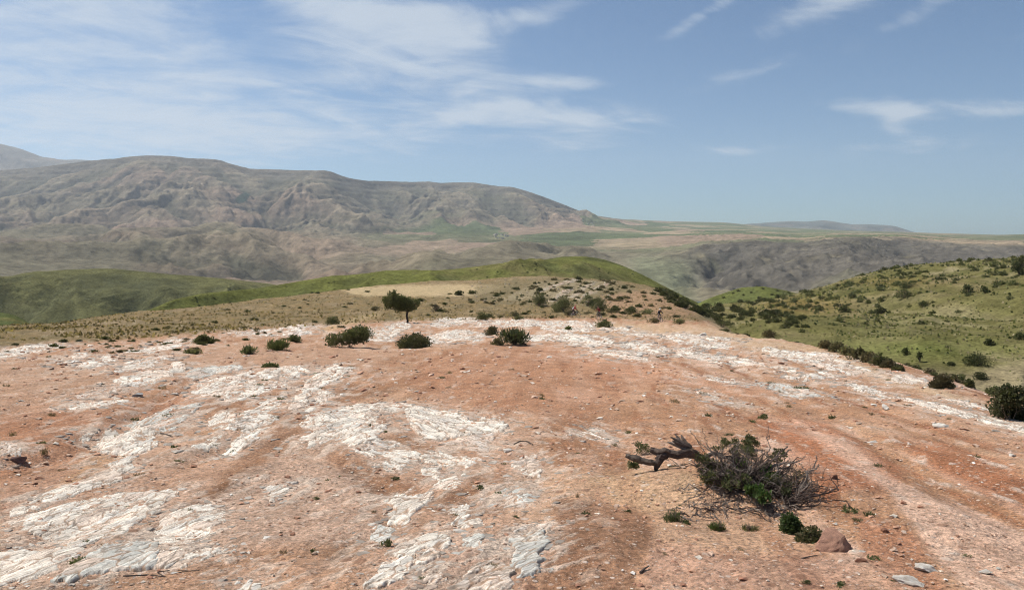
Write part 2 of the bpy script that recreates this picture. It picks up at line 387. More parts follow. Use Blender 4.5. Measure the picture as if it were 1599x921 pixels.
zone([(-200, 545), (60, 555), (250, 545), (420, 535), (640, 545), (560, 590), (300, 590), (80, 600), (-200, 610)], (.46, .305, .21), 12, .55)
zone([(70, 770), (130, 720), (230, 660), (250, 680), (190, 735), (110, 760)], (.43, .245, .12), 10, .7)
zone([(60, 940), (150, 890), (240, 825), (330, 760), (400, 690), (470, 640), (540, 600), (640, 600), (560, 625), (490, 645), (465, 690), (360, 765), (290, 800), (240, 850), (170, 905), (110, 945)], (.245, .122, .062), 6, .95, .5)
zone([(470, 690), (540, 695), (600, 735), (690, 775), (740, 745), (800, 760), (800, 795), (700, 800), (640, 800), (560, 760), (510, 715)], (.25, .125, .065), 6, .95, .5)
zone([(620, 665), (660, 690), (740, 705), (700, 712), (620, 700), (580, 690)], (.27, .135, .065), 6, .85, .5)
zone([(330, 790), (420, 720), (500, 715), (600, 780), (590, 830), (560, 850), (380, 855), (340, 830)], (.45, .31, .225), 12, .85)
zone([(300, 880), (420, 855), (560, 855), (580, 880), (540, 940), (200, 940), (200, 905)], (.40, .235, .145), 12, .7)
zone([(250, 880), (400, 858), (600, 850), (560, 870), (400, 875), (280, 900), (130, 930), (140, 910)], BRN, 6, .8, .6)
zone([(560, 930), (630, 860), (700, 830), (790, 850), (860, 830), (870, 860), (830, 940)], (.45, .27, .185), 14, .7)
zone([(660, 560), (800, 540), (1000, 560), (1020, 600), (900, 660), (760, 640), (640, 620)], (.39, .20, .115), 18, .8)
zone([(840, 660), (980, 640), (1180, 650), (1200, 690), (1000, 690), (900, 700)], (.36, .19, .105), 14, .7)
zone([(865, 606), (925, 604), (940, 628), (870, 630)], (.52, .31, .205), 6, .8, .5)
zone([(800, 745), (900, 720), (950, 770), (860, 790), (850, 850), (790, 800)], (.52, .335, .215), 10, .75)
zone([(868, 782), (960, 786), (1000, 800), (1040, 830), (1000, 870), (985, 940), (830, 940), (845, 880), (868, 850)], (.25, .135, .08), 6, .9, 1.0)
zone([(850, 640), (960, 630), (960, 690), (890, 740), (850, 700)], (.33, .165, .09), 10, .6)
zone([(910, 745), (1000, 725), (1080, 735), (1110, 790), (1060, 805), (960, 790)], SAND, 10, .9, .6)
zone([(1030, 800), (1120, 760), (1240, 800), (1290, 850), (1230, 870), (1080, 855), (1020, 840)], (.48, .31, .20), 10, .85, .6)
zone([(1010, 850), (1090, 862), (1220, 868), (1330, 860), (1360, 940), (1000, 940)], (.47, .29, .205), 12, .85)
zone([(1180, 650), (1290, 660), (1420, 740), (1400, 770), (1330, 760), (1290, 790), (1240, 720)], (.38, .155, .078), 10, .95)
zone([(1240, 655), (1330, 690), (1420, 760), (1530, 800), (1700, 870), (1700, 960), (1540, 940), (1460, 870), (1390, 770), (1300, 705)], (.60, .405, .295), 10, 1.0, .6)
zone([(1400, 690), (1480, 690), (1599, 740), (1750, 800), (1750, 850), (1599, 800), (1480, 750)], (.36, .15, .075), 9, .9)
zone([(1330, 790), (1420, 830), (1460, 900), (1480, 940), (1400, 940), (1350, 860)], (.37, .175, .10), 10, .85)
zone([(1100, 560), (1250, 590), (1420, 650), (1599, 720), (1800, 780), (1800, 730), (1500, 640), (1300, 590), (1150, 550)], (.50, .30, .19), 12, .85)
zone([(880, 505), (1010, 503), (1110, 508), (1300, 545), (1560, 640), (1500, 630), (1300, 570), (1100, 530), (900, 520)], (.54, .41, .26), 7, .7, .5)
zone([(840, 535), (1000, 560), (1180, 600), (1300, 640), (1150, 620), (980, 590), (850, 560)], (.50, .27, .165), 8, .7, .5)
# beyond the rock: the stony brown field, the pale threshed field, the bushy terraces and the orange bank
pyb = np.interp(PX, [-300, 0, 200, 400, 560, 640, 900, 1100, 1300, 1600], [575, 545, 531, 515, 506, 503, 497, 503, 440, 430])
fld = sst(pyb-PY+4*n2+3*n1, -3, 6)*(GY > 30)
speck = fbm(GX/.9, GY/2.2, 3, 91)
fc = np.zeros_like(SC); fc[:] = (.205, .142, .060)
fc = lerp(fc, (.155, .12, .054), sst(n1, -.2, .6)); fc = lerp(fc, (.245, .18, .098), sst(n3, 0, .8)*.8)
fc = lerp(fc, (.13, .10, .05), sst(speck, .15, .75)*.7); fc = lerp(fc, (.36, .29, .18), sst(-speck, .3, .9)*.5)
SC = SC*(1-fld[..., None])+fc*fld[..., None]
zone([(520, 449), (600, 446), (720, 444), (790, 446), (745, 462), (640, 463), (560, 461)], (.47, .36, .20), 2.2, .92, .25)
zone([(490, 512), (560, 495), (580, 490), (600, 492), (560, 503), (510, 520)], (.50, .37, .20), 3, .6, .3)
zone([(745, 446), (800, 436), (900, 433), (960, 437), (1000, 452), (985, 474), (900, 478), (780, 474), (735, 466)], (.15, .126, .064), 6, .85, .8)
for r_ in range(6): zone([(775+r_*22, 470-r_*2), (840+r_*20, 440-r_*.5), (850+r_*20, 440-r_*.5), (795+r_*22, 470-r_*2)], (.33, .27, .165), 1.5, .6, .2)
zone([(940, 462), (1010, 452), (1075, 468), (1110, 492), (1030, 496), (950, 492)], (.33, .20, .115), 4, .9, .3)
zone([(1005, 455), (1040, 455), (1130, 490), (1120, 500), (1060, 470)], (.27, .205, .11), 3, .8, .3)
flank = sst(GX-x_right(GY), 1.0, 4.0+.02*GY)
SC = lerp(SC, (.17, .145, .07), flank*.85)
SC = lerp(SC, (.20, .18, .075), sst(x_left(GY)-GX, 2, 9)*.8)
SC = SC*np.array((1.04, 1.03, 1.01))**(1-fld[..., None])
SC = SC*(1+.16*gn(GX/.05, GY/.08, 99)*sst(30-GY, 0, 20))[..., None]

DUSTM = np.zeros(GX.shape)
# ================================================================== far terrain: layered sheets, each at its own distance
def hermite_rows(A, seg):                         # A: (K,nc) line values; rows per segment
    K = len(A); out = []
    for k in range(K-1):
        t = np.linspace(0, 1, seg[k], endpoint=False)[:, None]; out.append(A[k]*(1-t)+A[k+1]*t)
    return np.vstack(out+[A[-1:]])
def smooth_rows(A, n):
    for _ in range(n):
        B = A.copy(); B[1:-1] = .25*A[:-2]+.5*A[1:-1]+.25*A[2:]; A = B
    return A
class Layer: pass
def layer(lines, px0, px1, dpx, seg, smooth=4, wig=0):
    L = Layer(); L.px = np.arange(px0, px1, dpx); py, dep = [], []
    for ln in lines:
        a = np.array(ln, float)
        py.append(np.interp(L.px, a[:, 0], a[:, 1])); dep.append(np.interp(L.px, a[:, 0], a[:, 2]))
    py, dep = np.array(py), np.array(dep)
    ker = np.hanning(int(18/dpx)*2+3); ker /= ker.sum(); h = len(ker)//2
    sm = lambda v: np.convolve(np.pad(v, h, 'edge'), ker, 'valid')
    py = np.array([sm(v) for v in py]); dep = np.array([sm(sm(v)) for v in dep])
    z = EYE-(py-HOR)/F*dep
    L.Y = smooth_rows(hermite_rows(dep, seg), smooth); L.Z = smooth_rows(hermite_rows(z, seg), smooth)
    L.T = hermite_rows(np.arange(len(lines))[:, None]*np.ones((1, len(L.px))), seg); L.PX = L.T*0+L.px
    L.X = (L.PX-CX)/F*L.Y
    return L
def finish(L, name, col, material):
    L.py = HOR-(L.Z-EYE)/L.Y*F
    V = np.stack([L.X, L.Y, L.Z], -1).reshape(-1, 3)
    me = raw_mesh(name, V, grid_faces(*L.X.shape), material, np.clip(col, 0.01, .95).reshape(-1, 3))
    return tag(link(bpy.data.objects.new(name, me)), kind='structure')
def blur(A, r, c):
    for ax, n in ((0, r), (1, c)):
        for _ in range(2):
            P = np.concatenate([np.repeat(np.take(A, [0], ax), n+1, ax), A, np.repeat(np.take(A, [-1], ax), n, ax)], ax)
            S = np.cumsum(P, ax, dtype=np.float64); m = A.shape[ax]
            A = (np.take(S, range(2*n+1, 2*n+1+m), ax)-np.take(S, range(0, m), ax))/(2*n+1)
    return A
def sgrad(L, Z, r=9, c=9):                        # gradient of the broad form only
    gx, gy = grad(L, blur(Z, r//2, c//2)); lim = lambda v: np.clip(v, -1.2, 1.2)
    return blur(lim(gx), r, c), blur(lim(gy), r, c)
def grad(L, Z):
    zr, zc = np.gradient(Z); xr, xc = np.gradient(L.X); yr, yc = np.gradient(L.Y)
    det = xr*yc-xc*yr; det = np.where(np.abs(det) < 1e-6, 1e-6, det)
    return (zr*yc-zc*yr)/det, (xr*zc-xc*zr)/det
def erosion(X, Y, gx, gy, seed, octs=5, gain=.45):          # branching gullies that run down the slope (gx, gy); returns about -1..1
    X, Y = X.astype(f4), Y.astype(f4); h = np.zeros(X.shape, f4); ax, ay = gx.astype(f4), gy.astype(f4); a, f = 1.0, 1.0
    for o in range(octs):
        n = np.hypot(ax, ay)+1e-4; sc = np.minimum(1, n/.12)*5.2/n
        sx, sy = -ay*sc, ax*sc
        px, py = X*f, Y*f; ix, iy = np.floor(px), np.floor(py); fx, fy = px-ix, py-iy
        va = np.zeros(X.shape, f4); vd = va.copy(); wt = va.copy()
        for i in (-1, 0, 1, 2):
            for j in (-1, 0, 1, 2):
                jx, jy = hsh(ix-i, iy-j, seed+o), hsh(ix-i, iy-j, seed+o+50)
                qx, qy = fx+i-jx, fy+j-jy
                wg = np.exp(-2*(qx*qx+qy*qy)); mg = qx*sx+qy*sy
                va += np.cos(mg)*wg; vd -= np.sin(mg)*wg; wt += wg
        va /= wt; vd /= wt; fl = sst(n, .02, .16).astype(f4); vd *= fl
        h += a*(va-.25)*fl; ax = ax+.35*a*f*vd*sx*.04; ay = ay+.35*a*f*vd*sy*.04
        a *= gain; f *= 2.0
    return h

def mixrow(a, b, t, dt=None):
    xs = sorted({p[0] for p in a} | {p[0] for p in b}); A, B = np.array(a, float), np.array(b, float)
    return [(x, np.interp(x, A[:, 0], A[:, 1])*(1-t)+np.interp(x, B[:, 0], B[:, 1])*t, np.interp(x, A[:, 0], A[:, 2])*(1-(dt or t))+np.interp(x, B[:, 0], B[:, 2])*(dt or t)) for x in xs]
# ---- the main massif, the plateau and the gorge
crest = [(-300, 266, 8000), (-100, 264, 8000), (0, 265, 8000), (60, 260, 8000), (110, 252, 8000), (160, 247, 8000), (210, 243, 8000), (260, 242, 8000), (300, 246, 8000), (340, 248, 8000), (385, 262, 8000), (420, 263, 8000), (470, 264, 7900), (515, 266, 7900), (545, 278, 8100), (600, 282, 8700), (660, 283, 9000), (740, 284, 9000), (770, 289, 8800), (800, 291, 8700), (840, 303, 8700), (880, 318, 8900), (920, 334, 9300), (960, 341, 9800), (1000, 344, 10500), (1060, 346, 11000), (1130, 347, 11000), (1200, 354, 10500), (1300, 359, 9500), (1400, 362, 8000), (1500, 365, 7000), (1560, 367, 6500), (1599, 366, 6300), (1950, 367, 6300)]
l0 = [(-300, 475, 1500), (1050, 475, 1500), (1100, 470, 1600), (1950, 470, 1500)]
l1 = [(-300, 428, 2700), (0, 426, 2600), (300, 434, 2600), (450, 438, 2500), (560, 433, 2500), (700, 424, 2800), (900, 424, 2800), (1040, 458, 2200), (1100, 455, 2200), (1250, 452, 2000), (1599, 450, 1900), (1950, 450, 1900)]
l2 = [(-300, 388, 3800), (0, 386, 3800), (150, 390, 3800), (230, 385, 3600), (350, 380, 3800), (400, 388, 3600), (450, 413, 3400), (500, 413, 3500), (560, 402, 3600), (620, 404, 3700), (700, 404, 3700), (800, 397, 3800), (900, 394, 3800), (1000, 396, 3300), (1070, 394, 3000), (1100, 384, 3200), (1180, 378, 3400), (1250, 381, 3400), (1310, 375, 3400), (1400, 373, 3600), (1500, 384, 3200), (1599, 386, 3000), (1950, 390, 3000)]
l3 = [(-300, 368, 5200), (0, 366, 5200), (100, 373, 5000), (180, 382, 4700), (250, 380, 4800), (330, 371, 5200), (450, 386, 4800), (560, 378, 5500), (650, 364, 6200), (700, 354, 6800), (760, 360, 6500), (850, 354, 7200), (930, 351, 8000), (1000, 353, 8500), (1150, 355, 9000), (1250, 361, 8000), (1400, 365, 6000), (1500, 371, 5000), (1599, 373, 4800), (1950, 373, 4800)]
l5 = [(x, y+np.interp(x, [0, 900, 1000], [12, 10, 1.0]), d-np.interp(x, [900, 1000], [190, 500])) for x, y, d in crest]
l4 = mixrow(l3, l5, .52, .55)
l7 = [(x, HOR+6, d+2500) for x, y, d in crest]
L = layer([l0, l1, l2, l3, l4, l5, crest, l7], -170, 1780, 1.75, [14, 60, 66, 84, 74, 22, 9], 5)
massif = sst(L.PX, 1020, 880); gorge = sst(L.PX, 1020, 1110)
def ampT(v): return np.interp(L.T, np.arange(8), v)
amp = massif*ampT([0, .65, .55, .75, .95, .22, .015, 0])+(1-massif)*(ampT([0, .15, .12, .10, .1, .06, .02, 0])*(1-gorge)+gorge*np.interp(L.T, [0, .8, 1.6, 1.85, 2.0, 3, 6], [0, .55, .40, .14, .03, .03, .01]))
mid = sst(L.PX, 480, 640)*sst(1080-L.PX, 0, 120)
amp = amp*(1-mid+mid*np.interp(L.T, [0, 1, 1.7, 2.0, 2.9, 3.3, 4], [1, 1, .8, .25, .3, .8, 1]))
Z0 = L.Z.copy()
sp = ridged(L.X/1350+.25*fbm(L.X/900, L.Y/900, 2, 5), L.Y/3000, 3, 15, .42)-.35
L.Z = Z0+amp*150*(sp-gorge*.55*sst(2.3-L.T, 0, .3))
gx, gy_ = sgrad(L, L.Z, 12, 16)
e = erosion(L.X/560, L.Y/560, gx, gy_, 7, 5, .55)
e2 = ridged(L.X/120, L.Y/150, 3, 33)
L.Z = L.Z+amp*(80*e+8*e2)+gorge*ampT([0, .7, .5, 0, 0, 0, 0, 0])*16*e2
L.Z = L.Z+ampT([0, 0, .3, .6, 1, 1, .35, 0])*5*fbm(L.X/90, L.Y/90, 3, 44)*(massif*.9+.1)
for st_, k_ in ((62.0, 15.0), (23.0, 4.0)):         # beds of harder rock stand out as ledges
    q_ = (L.Z+22*fbm(L.X/1300, L.Y/1300, 2, 91))/st_; fr = q_-np.floor(q_)
    L.Z = L.Z+massif*ampT([0, .1, .2, .5, 1, 1, .12, 0])*1.2*k_*(sst(fr, .30, .62)-fr)*(.45+.55*sst(fbm(L.X/700, L.Y/700, 2, 95), -.4, .4))
gx, gy_ = grad(L, L.Z); slope = np.hypot(gx, gy_)
a1 = fbm(L.X/900, L.Y/1100, 4, 52); a2 = fbm(L.X/170, L.Y/170, 4, 53); a3 = fbm(L.X/2200, L.Y/2600, 3, 54)
C = np.zeros(L.X.shape+(3,)); C[:] = (.195, .168, .112)
C = lerp(C, (.155, .15, .09), sst(a1+.4*a2, -.1, .8)*.8)
C = lerp(C, (.265, .185, .135), sst(a3+.3*a1, .05, .75)*.75)
band = np.sin((L.Z+60*a1+12*a2)/16.0)*.6+np.sin((L.Z+60*a1)/6.5)*.4
C = lerp(C, (.30, .235, .175), sst(band, .2, .9)*.45*massif*sst(L.T, 2.4, 3.2)); C = lerp(C, (.135, .11, .09), sst(-band, .3, 1)*.45*massif*sst(L.T, 2.4, 3.2))
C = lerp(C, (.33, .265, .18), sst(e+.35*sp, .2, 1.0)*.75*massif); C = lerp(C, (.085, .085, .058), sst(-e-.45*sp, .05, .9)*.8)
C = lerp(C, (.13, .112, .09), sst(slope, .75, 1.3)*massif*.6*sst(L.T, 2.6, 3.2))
C = lerp(C, (.14, .125, .10), sst(L.T, 4.75, 5.05)*sst(6.1-L.T, 0, .35)*massif*.8)                  # dark cap rock
C = lerp(C, (.34, .24, .18), np.exp(-((L.PX-230)/110)**2-((L.T-3.05)/.25)**2)*.8)
C = lerp(C, (.118, .115, .076), sst(520-L.PX, 0, 90)*sst(2.6-L.T, -.35, .35)*sst(a2+.6, -.2, .6)*.3)
C = lerp(C, (.285, .195, .14), sst(540-L.PX, 0, 120)*np.exp(-((L.T-2.95)/.45)**2)*sst(a1+.5*a2, -.5, .5)*.7)
C = lerp(C, (.30, .22, .155), np.exp(-((L.PX-480)/95)**2-((L.T-2.15)/.45)**2)*.75)
d1, d2, idd = vcell(L.X/330+.15*a2, L.Y/620, 4)                                                       # fields on the plateau
fm = sst(L.PX, 520, 640)*sst(L.T, 1.92, 2.15)*sst(np.interp(L.PX, [500, 700, 900, 1000, 1900], [3.1, 3.35, 3.6, 5, 5.6])-L.T, 0, .3)
fcol = np.where((idd < .40)[..., None], (.085, .115, .05), np.where((idd < .62)[..., None], (.31, .24, .155), np.where((idd < .8)[..., None], (.155, .165, .085), (.285, .205, .145))))
fcol = fcol*(1+.25*a2)[..., None]
C = C*(1-(fm*.8)[..., None])+fcol*(fm*.8)[..., None]
C = lerp(C, (.145, .155, .085), sst(L.PX, 1000, 1200)*sst(L.T, 2.1, 2.8)*.65*sst(a1, -.6, .3))
C = lerp(C, (.28, .20, .15), sst(L.PX, 640, 560)*0+np.exp(-((L.PX-640)/120)**2-((L.T-2.25)/.3)**2)*.5)
C = lerp(C, (.102, .091, .076), gorge*sst(L.T, .85, 1.15)*sst(2.1-L.T, 0, .25)*sst(a2+.5*e2, -.6, .2)*.85)
C = lerp(C, (.23, .195, .14), gorge*sst(L.T, .85, 1.15)*sst(2.1-L.T, 0, .25)*sst(-e2, .1, .9)*.75)
C = lerp(C, (.16, .165, .10), sst(L.PX, 960, 1010)*sst(1110-L.PX, 0, 60)*sst(2.0-L.T, 0, .5)*.9)
C = lerp(C, (.03, .055, .04), sst(1-((L.PX-379)/15)**2-((HOR-(L.Z-EYE)/L.Y*F-309+.45*(L.PX-379))/8)**2+.5*a2, 0, .4))   # a small wood
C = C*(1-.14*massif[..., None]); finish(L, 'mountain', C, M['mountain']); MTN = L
# ---- the farther peak at the left and the flat hill on the right skyline
def back(name, cr, foot, px0, px1, seed, relief, colr):
    fl = [(x, foot, d-2600) for x, y, d in cr]; md = mixrow(fl, cr, .55, .5)
    L = layer([fl, md, cr, [(x, HOR+5, d+2500) for x, y, d in cr]], px0, px1, 2, [24, 34, 6], 3)
    am = np.interp(L.T, [0, 1, 2, 3], [0, 1, .06, 0])
    L.Z = L.Z+am*relief*(ridged(L.X/900, L.Y/1300, 3, seed)-.3)
    gx, gy_ = sgrad(L, L.Z); e = erosion(L.X/700, L.Y/700, gx, gy_, seed, 3); L.Z = L.Z+am*relief*.45*e
    C = np.zeros(L.X.shape+(3,)); C[:] = colr; C = lerp(C, tuple(.6*v for v in colr), sst(-e, 0, .8)*.6); C = lerp(C, (.25, .2, .15), sst(fbm(L.X/500, L.Y/500, 3, seed), 0, .8)*.4)
    finish(L, name, C, M['mountain'])
back('mountain', [(-300, 185, 13500), (-100, 205, 13500), (0, 222, 13500), (40, 234, 13500), (70, 245, 13500), (100, 249, 13600), (130, 247, 13800), (160, 252, 13800), (220, 262, 13800)], 300, -170, 220, 63, 90, (.15, .14, .115))
back('hill', [(1110, 354, 14500), (1160, 350, 14500), (1195, 347, 14500), (1232, 345, 14500), (1260, 346, 14500), (1284, 342.5, 14500), (1300, 346, 14500), (1335, 350, 14500), (1350, 349.5, 14500), (1372, 351, 14500), (1396, 352, 14500), (1415, 359, 14500), (1440, 366, 14500), (1480, 372, 14500)], 372, 1105, 1470, 71, 55, (.10, .11, .095))
# ---- green hills
def hill(name, lines, px0, px1, dpx, seg, seed, relief, cell, colfn, material, smooth=6, amps=None, name_kind='structure'):
    L = layer(lines, px0, px1, dpx, seg, smooth); K = len(lines)
    am = np.interp(L.T, np.arange(K), amps)
    L.Z = L.Z+am*relief*(ridged(L.X/cell, L.Y/(cell*1.7), 2, seed)-.45)
    gx, gy_ = sgrad(L, L.Z); e = erosion(L.X/(cell*.6), L.Y/(cell*.6), gx, gy_, seed+3, 3, .4)
    L.Z = L.Z+am*relief*.22*e+am*relief*.05*fbm(L.X/(cell*.06), L.Y/(cell*.06), 3, seed+8)
    L.e = e; L.a = fbm(L.X/cell, L.Y/cell*.7, 4, seed+20); L.b = fbm(L.X/(cell*.12), L.Y/(cell*.16), 4, seed+30)
    finish(L, name, colfn(L), material); return L
def green(bright, dry, dark):
    def fn(L):
        C = np.zeros(L.X.shape+(3,)); C[:] = bright
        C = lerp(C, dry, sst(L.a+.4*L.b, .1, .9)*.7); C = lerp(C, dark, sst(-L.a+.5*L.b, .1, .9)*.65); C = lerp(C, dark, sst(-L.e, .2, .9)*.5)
        return C
    return fn
cl_ = [(-250, 424, 760), (0, 431, 760), (40, 428, 760), (100, 420, 760), (180, 417, 760), (230, 421, 760), (280, 427, 780), (350, 434, 820), (420, 441, 850), (500, 455, 850)]
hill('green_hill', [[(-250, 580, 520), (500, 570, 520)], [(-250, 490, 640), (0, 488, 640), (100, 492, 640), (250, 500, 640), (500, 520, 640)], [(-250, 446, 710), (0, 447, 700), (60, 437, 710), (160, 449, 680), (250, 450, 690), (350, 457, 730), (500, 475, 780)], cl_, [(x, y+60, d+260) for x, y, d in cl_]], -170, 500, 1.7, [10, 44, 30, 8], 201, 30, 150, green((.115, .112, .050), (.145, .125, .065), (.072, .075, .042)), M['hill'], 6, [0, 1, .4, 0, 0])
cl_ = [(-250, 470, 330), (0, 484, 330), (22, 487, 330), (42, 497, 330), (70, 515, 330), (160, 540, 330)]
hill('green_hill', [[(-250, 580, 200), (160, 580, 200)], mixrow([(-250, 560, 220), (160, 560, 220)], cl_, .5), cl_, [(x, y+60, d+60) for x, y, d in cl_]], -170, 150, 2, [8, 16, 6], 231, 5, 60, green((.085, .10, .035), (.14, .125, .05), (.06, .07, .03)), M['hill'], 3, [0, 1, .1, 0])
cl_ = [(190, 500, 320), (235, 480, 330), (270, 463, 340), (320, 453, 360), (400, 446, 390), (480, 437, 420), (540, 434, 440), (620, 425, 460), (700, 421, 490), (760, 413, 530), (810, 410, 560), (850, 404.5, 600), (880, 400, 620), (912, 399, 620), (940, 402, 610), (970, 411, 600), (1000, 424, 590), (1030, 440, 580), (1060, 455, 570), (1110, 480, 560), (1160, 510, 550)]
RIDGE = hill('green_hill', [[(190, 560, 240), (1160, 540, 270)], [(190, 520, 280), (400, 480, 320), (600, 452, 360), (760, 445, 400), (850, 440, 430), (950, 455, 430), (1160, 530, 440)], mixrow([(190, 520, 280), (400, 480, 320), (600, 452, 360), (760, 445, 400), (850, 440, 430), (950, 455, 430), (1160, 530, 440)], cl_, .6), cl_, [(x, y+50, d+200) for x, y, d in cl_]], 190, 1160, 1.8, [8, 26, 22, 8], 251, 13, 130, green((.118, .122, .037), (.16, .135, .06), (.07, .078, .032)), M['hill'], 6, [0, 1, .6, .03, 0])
cl_ = [(1060, 490, 520), (1085, 472, 520), (1112, 460, 520), (1150, 449, 520), (1190, 444, 520), (1228, 450, 520), (1262, 461, 520), (1320, 480, 520)]
SMALL = hill('green_hill', [[(1060, 540, 400), (1320, 540, 400)], mixrow([(1060, 510, 430), (1320, 505, 430)], cl_, .4), cl_, [(x, y+45, d+110) for x, y, d in cl_]], 1060, 1320, 1.6, [8, 26, 6], 271, 6, 90, green((.12, .13, .04), (.165, .145, .065), (.08, .09, .036)), M['hill'], 4, [0, 1, .1, 0])
def crow(px): return np.interp(px, [1100, 1150, 1200, 1240, 1300, 1360, 1400, 1460, 1520, 1600], [484, 476, 469, 458, 441, 424, 415, 408, 403, 398])
def slope_col(L):
    C = green((.126, .115, .044), (.205, .163, .086), (.090, .088, .036))(L)
    py = HOR-(L.Z-EYE)/L.Y*F
    C = lerp(C, (.29, .235, .14), sst(L.a*10+L.b*18+py-np.interp(L.PX, [1300, 1420, 1599, 1700], [640, 590, 555, 540]), -14, 22)*.8)
    C = lerp(C, (.28, .24, .13), np.exp(-((L.PX-1480)/120)**2-((py-500)/26)**2)*.6*sst(L.b, -.4, .5))
    C = lerp(C, (.27, .225, .135), sst(L.b+.4*L.a+.5*np.sin((py-crow(L.PX))/2.1), .15, .9)*sst(crow(L.PX)+48-py, 0, 30)*.65)
    C = lerp(C, (.17, .115, .04), np.exp(-((L.PX-1250)/70)**2-((py-478)/14)**2)*.7+np.exp(-((L.PX-1400)/90)**2-((py-440)/8)**2)*.4)
    C = lerp(C, (.125, .145, .04), np.exp(-((L.PX-1400)/170)**2-((py-545)/18)**2)*.6)
    return C
r0 = [(980, 580, 110), (1100, 570, 100), (1200, 585, 72), (1300, 620, 52), (1440, 670, 38), (1599, 760, 26), (1950, 900, 20)]
r1 = [(980, 530, 230), (1050, 522, 205), (1130, 502, 200), (1200, 507, 150), (1300, 532, 110), (1440, 572, 80), (1599, 612, 62), (1950, 720, 50)]
r2 = [(980, 505, 340), (1050, 492, 330), (1130, 482, 330), (1200, 482, 280), (1300, 490, 205), (1440, 500, 165), (1599, 520, 135), (1950, 570, 110)]
r3 = [(980, 505, 430), (1050, 494, 420), (1100, 482, 420), (1150, 474, 420), (1200, 468, 400), (1240, 457, 380), (1300, 440, 360), (1360, 423, 340), (1400, 414, 330), (1460, 407, 320), (1520, 402, 310), (1599, 397, 300), (1950, 378, 300)]
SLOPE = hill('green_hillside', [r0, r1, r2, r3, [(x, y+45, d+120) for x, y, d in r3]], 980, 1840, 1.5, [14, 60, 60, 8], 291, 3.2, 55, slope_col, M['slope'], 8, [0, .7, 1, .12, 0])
def on(L, px, py):                                # the point of a sheet seen at a pixel
    c = int(np.clip(np.searchsorted(L.px, px), 0, len(L.px)-1)); col = L.py[:, c]
    i = np.nonzero(col <= py)[0]; i = int(i[0]) if len(i) else int(np.argmin(col))
    return Vector((L.X[i, c], L.Y[i, c], L.Z[i, c]))
